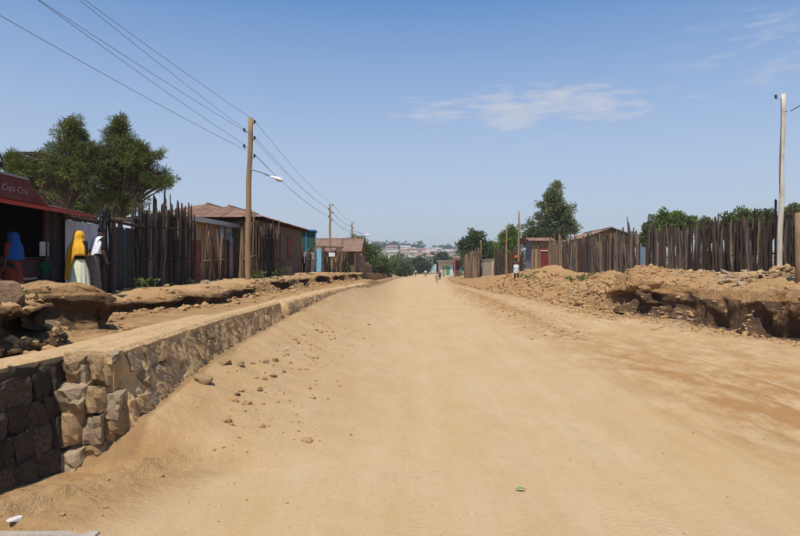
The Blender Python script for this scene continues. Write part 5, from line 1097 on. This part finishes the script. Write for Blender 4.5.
sb = empty('concrete_slab', (-2.35, 3.68, slabz), 'pale concrete slab edge with a dull red side, half buried in sand', 'slab')
z_top = py2z(531.5, 3.70) - slabz
MB().box((0, 0.0, z_top - 0.02), (1.05, 0.07, 0.04)).build('slab_top', M('pale_concrete', (0.42, 0.37, 0.31), (0.30, 0.25, 0.20), 9, 0.95, 0.4), sb)
MB().box((0, -0.03, z_top - 0.14), (1.04, 0.09, 0.20)).build('slab_side', M('dull_red', (0.12, 0.045, 0.035), (0.08, 0.035, 0.028), 9, 0.95, 0.4), sb)

# ---------------------------------------------------------------- people
def skin_obj(name, verts, edges, radii, mat, parent, sub=2, root=0):
    me = bpy.data.meshes.new(name); me.from_pydata([tuple(v) for v in verts], edges, []); o = bpy.data.objects.new(name, me); COL.objects.link(o)
    md = o.modifiers.new('skin', 'SKIN'); 
    for i, r in enumerate(radii): me.skin_vertices[0].data[i].radius = r if isinstance(r, tuple) else (r, r)
    me.skin_vertices[0].data[root].use_root = True; md.use_smooth_shade = True
    ms = o.modifiers.new('sub', 'SUBSURF'); ms.levels = sub; ms.render_levels = sub
    dg = bpy.context.evaluated_depsgraph_get(); dg.update(); me2 = bpy.data.meshes.new_from_object(o.evaluated_get(dg)); bpy.data.objects.remove(o)
    me2.materials.clear(); me2.materials.append(mat); return link(name, me2, None, parent)
def person(loc, rz, H, label, pose=None, shirt=None, trousers=None, hairc=hair_mat, skirt=None, group=None, sub=2, stride=0.12, lean=0.0, hair=True):
    """figure facing local -Y"""
    e = empty('person', loc, label, 'person', rz, group); k = H / 1.65
    hipz = 0.86; shz = 1.34; l = lean
    J = dict(pelvis=(0, 0, .90), waist=(0, -0.02 - l * .3, 1.05), chest=(0, -l * .7, 1.24), neckb=(0, -l, 1.40), neck=(0, -l * 1.05 - .01, 1.46), head=(0, -l * 1.1 - .03, 1.53), top=(0, -l * 1.1 - .02, 1.585),
             lhip=(.09, 0, .84), lknee=(.10, -stride * .6 - .02, .47), lank=(.10, -stride + .06, .085), ltoe=(.11, -stride - .07, .035), rhip=(-.09, 0, .84), rknee=(-.10, stride * .2 - .03, .47), rank=(-.10, stride + .06, .085), rtoe=(-.11, stride - .07, .035),
             lsh=(.17, -l, 1.36), lelb=(.22, .02 - l, 1.08), lwr=(.22, -.06 - l, .84), lha=(.22, -.09 - l, .76), rsh=(-.17, -l, 1.36), relb=(-.22, .02 - l, 1.08), rwr=(-.22, -.06 - l, .84), rha=(-.22, -.09 - l, .76), nose=(0, -l * 1.1 - .115, 1.515))
    if pose: J.update(pose)
    names = list(J); idx = {n: i for i, n in enumerate(names)}
    Rd = dict(pelvis=.125, waist=.115, chest=(.14, .11), neckb=.075, neck=.05, head=(.085, .095), top=.07, lhip=.085, lknee=.058, lank=.04, ltoe=.032, rhip=.085, rknee=.058, rank=.04, rtoe=.032, lsh=.062, lelb=.043, lwr=.03, lha=.033, rsh=.062, relb=.043, rwr=.03, rha=.033, nose=.018)
    E = [('pelvis', 'waist'), ('waist', 'chest'), ('chest', 'neckb'), ('neckb', 'neck'), ('neck', 'head'), ('head', 'top'), ('head', 'nose'), ('pelvis', 'lhip'), ('lhip', 'lknee'), ('lknee', 'lank'), ('lank', 'ltoe'), ('pelvis', 'rhip'), ('rhip', 'rknee'), ('rknee', 'rank'), ('rank', 'rtoe'), ('chest', 'lsh'), ('lsh', 'lelb'), ('lelb', 'lwr'), ('lwr', 'lha'), ('chest', 'rsh'), ('rsh', 'relb'), ('relb', 'rwr'), ('rwr', 'rha')]
    def mk(nm, keep, grow, mat, s=sub):
        vs_ = [n for n in names if n in keep]; ix = {n: i for i, n in enumerate(vs_)}
        ed = [(ix[a], ix[b]) for a, b in E if a in ix and b in ix]
        rd = [tuple((q * grow + (.008 if grow > 1 else 0)) * k for q in (Rd[n] if isinstance(Rd[n], tuple) else (Rd[n],) * 2)) for n in vs_]
        return skin_obj(nm, [Vector(J[n]) * k for n in vs_], ed, rd, mat, e, s, ix.get('pelvis', 0))
    mk('body', set(names), 1.0, skin_mat)
    if shirt: mk('shirt', {'pelvis', 'waist', 'chest', 'neckb', 'lsh', 'lelb', 'rsh', 'relb'}, 1.16, shirt)
    if trousers: mk('trousers', {'pelvis', 'lhip', 'lknee', 'lank', 'rhip', 'rknee', 'rank'}, 1.22, trousers)
    if skirt: loft_skirt(e, skirt, k, J)
    if hair:
        hd = Vector(J['head']) * k + Vector((0, 0.012, 0.045)) * k
        me = rock_mesh('hair', 5, 2, 0.15, 0.0); o = link('hair', with_mat(me, hairc), None, e, hd); o.scale = (.098 * k, .108 * k, .09 * k)
    return e, k, J
def loft_skirt(e, mat, k, J, ztop=1.02, zbot=0.06, rt=(.17, .13), rb=(.27, .23), folds=9, name='skirt'):
    m = MB(); n = 72; rg = 14
    for i in range(rg):
        s = i / (rg - 1); z = ztop + (zbot - ztop) * s
        for j in range(n):
            th = 2 * math.pi * j / n; f = 1 + (0.09 * s * math.cos(folds * th + 1.3 * math.sin(s * 3)) + 0.04 * s * math.cos(5 * th + 2)) ; q = s ** 0.7
            m.v.append(((rt[0] + (rb[0] - rt[0]) * q) * f * math.cos(th) * k, (rt[1] + (rb[1] - rt[1]) * q) * f * math.sin(th) * k, (z + 0.012 * math.sin(5 * th) * s) * k))
    for i in range(rg - 1):
        for j in range(n): m.f.append((i * n + j, i * n + (j + 1) % n, (i + 1) * n + (j + 1) % n, (i + 1) * n + j))
    return m.build(name, mat, e, smooth=True)
def drape(e, mat, name, k, rings, gap=None, zfun=None, nn=40, folds=(11, .03)):
    """rings: (cx, cy, z, rx, ry); angle 0 = +x; gap (a0,a1) left open; zfun(th)-> fraction of the ring list that is kept"""
    m = MB(); a0, a1 = gap if gap else (0, 2 * math.pi); rg = 22; A = np.array(rings); t_ = np.linspace(0, 1, len(A))
    for i in range(rg):
        for j in range(nn):
            th = a0 + (a1 - a0) * j / (nn - 1); u = i / (rg - 1) * (zfun(th) if zfun else 1.0)
            q = [np.interp(u, t_, A[:, c_]) for c_ in range(5)]; f = 1 + folds[1] * u * math.cos(folds[0] * th + 2 * u)
            m.v.append(((q[0] + q[3] * f * math.cos(th)) * k, (q[1] + q[4] * f * math.sin(th)) * k, q[2] * k))
    for i in range(rg - 1):
        for j in range(nn - 1): m.f.append((i * nn + j, i * nn + j + 1, (i + 1) * nn + j + 1, (i + 1) * nn + j))
    o = m.build(name, mat, e, smooth=True); md = o.modifiers.new('thickness', 'SOLIDIFY'); md.thickness = 0.008; return o
# woman in yellow
x, y = px2x(79, 12.4), 12.4
ey, k, J = person((x, y, gz(x, y)), R(165), py2z(231, 12.4) - gz(x, y), 'woman seen from behind in a long yellow shawl and pale green skirt', shirt=cloth('black_top', (0.015, 0.014, 0.016)), hair=False)
loft_skirt(ey, M('pale_green_cloth', (0.72, 0.74, 0.55), (0.58, 0.61, 0.42), 16, 0.9, 0.2), k, J, ztop=.98, rt=(.18, .14), rb=(.275, .23), folds=13)
yl = M('yellow_cloth', (0.80, 0.43, 0.035), (0.70, 0.34, 0.025), 10, 0.85, 0.2)
# back of the figure is +y; left/right in picture flips with the turn: picture-left = +x
def zf_y(th):
    c_ = math.cos(th); return 0.66 + 0.34 * sstep(-0.35, 0.35, c_)
drape(ey, yl, 'shawl', k, [(0, .0, 1.66, .01, .01), (0, .0, 1.645, .07, .085), (0, .0, 1.56, .115, .135), (0, .02, 1.46, .118, .125), (0, .02, 1.38, .17, .14), (0.01, .02, 1.25, .245, .175), (0.02, .02, 1.05, .27, .19), (0.05, .02, .85, .26, .19), (0.08, .02, .62, .25, .18), (0.09, .02, .50, .245, .175)], gap=(R(-50), R(230)), zfun=lambda th: float(zf_y(th)), folds=(11, .10))
# companion leaning in, white shawl
x, y = px2x(91, 12.8), 12.8
ec, k, J = person((x, y, gz(x, y)), R(140), 1.5, 'dark-haired person stooping toward the yellow shawl, wrapped in a white cloth', shirt=cloth('black_top', (0.015, 0.014, 0.016)), lean=0.20)
loft_skirt(ec, M('patterned_skirt', (0.20, 0.165, 0.155), (0.10, 0.075, 0.07), 22, 0.9, 0.2), k, J, ztop=.98, rt=(.18, .14), rb=(.25, .21), folds=10)
drape(ec, M('white_shawl', (0.78, 0.78, 0.80), (0.66, 0.66, 0.70), 9, 0.9, 0.2), 'shawl', k, [(0, -.20, 1.42, .12, .10), (0, -.17, 1.36, .19, .12), (0, -.13, 1.22, .22, .135), (0, -.07, 1.03, .225, .14), (0, -.02, .86, .215, .15), (0, 0, .70, .20, .15)], gap=(R(-65), R(245)), zfun=lambda th: 0.62 + 0.38 * max(0.0, math.sin(th + 0.5)), folds=(8, .08))
# shopkeeper / customer in blue scarf
x, y = px2x(11, 10.9), 10.9
ek, k, J = person((px2x(13, 11.2), 11.2, gz(px2x(13, 11.2), 11.2)), R(-95), py2z(232, 11.2) - gz(px2x(13, 11.2), 11.2), 'person in a blue headscarf and red garment standing at the kiosk counter', shirt=cloth('red_garment', (0.19, 0.03, 0.015)), trousers=cloth('dark_trousers', (0.03, 0.03, 0.035)), hair=False); loft_skirt(ek, cloth('red_garment', (0.19, 0.03, 0.015)), k, J)
drape(ek, cloth('blue_scarf', (0.012, 0.075, 0.28)), 'headscarf', k, [(0, .0, 1.66, .01, .01), (0, .0, 1.645, .07, .085), (0, .0, 1.56, .115, .13), (0, .02, 1.44, .12, .125), (0, .03, 1.36, .19, .14), (0, .03, 1.2, .235, .165), (0, .03, 1.0, .24, .17)], gap=(R(-55), R(235)))
# child in green
x, y = px2x(45, 12.4), 12.4
eg, k, J = person((x, y, gz(x, y)), R(40), 0.95, 'small child in a green top standing before the red kiosk counter', shirt=cloth('green_top', (0.012, 0.085, 0.04)), trousers=cloth('dark_shorts', (0.03, 0.03, 0.03)))
for s in (-1, 1):
    o = link('eye', with_mat(ROCKS[0], cloth('eye_white', (0.5, 0.48, 0.45))), None, eg, Vector((s * .034, -.118, 1.545)) * k); o.scale = (.011 * k, .007 * k, .008 * k)
# far figures on the road
def far_person(px, d, H, lab, **kw):
    x = px2x(px, d); return person((x, d, gz(x, d)), kw.pop('rz', R(180)), H, lab, sub=1, **kw)
far_person(407, 145, 1.65, 'dark-clothed walker alone at the left side of the road', shirt=cloth('black_top', (0.015, 0.014, 0.016)), trousers=cloth('maroon', (0.12, 0.03, 0.03)))
far_person(412.6, 150, 1.15, 'child in pink walking beside the adult in a white shirt', shirt=cloth('pink', (0.5, 0.14, 0.2)), trousers=cloth('pink2', (0.25, 0.06, 0.08)))
far_person(415.6, 150, 1.72, 'adult in a white-blue shirt walking with the child in pink', shirt=cloth('white_blue', (0.6, 0.64, 0.72)), trousers=cloth('navy', (0.04, 0.045, 0.07)))
far_person(425.6, 138, 1.7, 'walker in a white shirt and brown trousers in the middle of the road', shirt=cloth('white', (0.65, 0.62, 0.6)), trousers=cloth('brown', (0.2, 0.12, 0.05)))
far_person(437, 74, 1.25, 'stooping child in a grey top and beige trousers on the road', shirt=cloth('grey_top', (0.25, 0.28, 0.32)), trousers=cloth('beige', (0.42, 0.34, 0.24)), lean=0.15)
far_person(440, 100, 1.5, 'dark-clothed walker behind the stooping child', shirt=cloth('dark_brown', (0.08, 0.045, 0.03)), trousers=cloth('black2', (0.03, 0.028, 0.028)))
far_person(459, 105, 1.1, 'child in red at the roadside before the dark red shed', shirt=cloth('red', (0.4, 0.03, 0.04)), trousers=cloth('dkred', (0.15, 0.03, 0.03)))
x, y = px2x(516.3, 45), 45.0; g0 = gz(x, y)
ew, k, J = person((x, y, g0), R(170), 1.6, 'walker in a white wrap carrying an orange bundle on the head', shirt=cloth('dark_brown', (0.08, 0.045, 0.03)), trousers=cloth('black2', (0.03, 0.028, 0.028)), pose=dict(lelb=(.30, -.03, 1.25), lwr=(.24, -.05, 1.5), lha=(.14, -.05, 1.6)))
drape(ew, cloth('white', (0.65, 0.62, 0.6)), 'white_wrap', k, [(0, 0, 1.16, .17, .14), (0, 0, 1.0, .22, .18), (0, 0, .75, .23, .19), (0, 0, .50, .21, .17)], gap=(R(-70), R(250)))
ob = rock('bundle', (x, y - 0.02, g0 + 1.6 * 1.0 + 0.10), (.19, .18, .16), cloth('orange', (0.62, 0.10, 0.02)), None, (0.1, 0.1, 0.2)); tag(ob, 'orange bundle carried on the head of the walker in white', 'bundle')

# ---------------------------------------------------------------- far hill with houses and woods
def far_wood(name, lab, n, box, h, mat, seed, ll=2.2):
    r = np.random.default_rng(seed); Cs = []
    for i in range(n):
        y = r.uniform(box[2], box[3]); x = px2x(r.uniform(box[0], box[1]), y); z = gz(x, y); hh_ = h * r.uniform(0.55, 1.25); k = 9
        v = r.normal(0, 1, (k, 3)); v /= np.linalg.norm(v, axis=1)[:, None]; Cs.append(np.array([x, y, z + hh_ * 0.55]) + v * np.array([hh_ * .42, hh_ * .42, hh_ * .42]) * r.random((k, 1)) ** .4)
    C = np.concatenate(Cs); V, Q, col = leaf_cloud(C, 16, h * 0.22, ll, ll * 0.35, 0.2, seed)
    o = crown_obj(name, V, Q, col, mat, None); return tag(o, lab, 'woodland', kind='stuff')
far_wood('woodland', 'dark wooded ridge on the far hilltop', 170, (250, 620, 880, 1150), 11, g_dark, 70, 3.0)
far_wood('woodland', 'scattered trees on the lower slope of the far hill', 130, (370, 620, 260, 560), 6.5, g_mid, 71, 1.6)
roofc = [M('far_roof_a', (0.42, 0.33, 0.27), (0.34, 0.26, 0.21), 1, 0.8, 0), M('far_roof_b', (0.36, 0.34, 0.32), (0.30, 0.28, 0.26), 1, 0.8, 0), M('far_roof_c', (0.30, 0.17, 0.12), (0.24, 0.14, 0.1), 1, 0.8, 0)]
fw_ = M('far_wall', (0.42, 0.34, 0.26), (0.34, 0.27, 0.2), 1, 0.9, 0)
for k in range(34):
    d = random.uniform(420, 820); px = random.gauss(424, 20); x = px2x(px, d); z = gz(x, d); w_ = random.uniform(7, 16); hh_ = random.uniform(2.8, 4.2); dp = random.uniform(6, 9)
    e = empty('house', (x, d, z), 'small pale house on the far hillside', 'house', random.uniform(-.3, .3), 'houses on the far hillside')
    MB().box((0, 0, hh_ / 2 - 1), (w_, dp, hh_ + 2)).build('wall', fw_, e)
    m = MB(); m.poly([(-w_ / 2 - .4, -dp / 2 - .5, hh_ - .1), (-w_ / 2 - .4, 0, hh_ + 2.2), (-w_ / 2 - .4, dp / 2 + .5, hh_ - .1)], w_ + .8, (1, 0, 0)); m.build('roof', random.choice(roofc), e)

print('objects', len(bpy.data.objects), 'tris', sum(len(o.data.polygons) for o in bpy.data.objects if o.type == 'MESH'))

# ---------------------------------------------------------------- dusty air
hz_ = MB().box((0, 650, 34), (5400, 5200, 74)).build('haze', None); hz_['kind'] = 'stuff'
hm = bpy.data.materials.new('dusty_air'); hm.use_nodes = True; t = hm.node_tree; t.nodes.clear(); o_ = N(t, 'ShaderNodeOutputMaterial'); v_ = N(t, 'ShaderNodeVolumePrincipled')
v_.inputs['Color'].default_value = (0.88, 0.92, 0.99, 1); v_.inputs['Density'].default_value = 0.00042; v_.inputs['Anisotropy'].default_value = 0.2; L(t, v_.outputs[0], o_.inputs['Volume']); hz_.data.materials.append(hm)
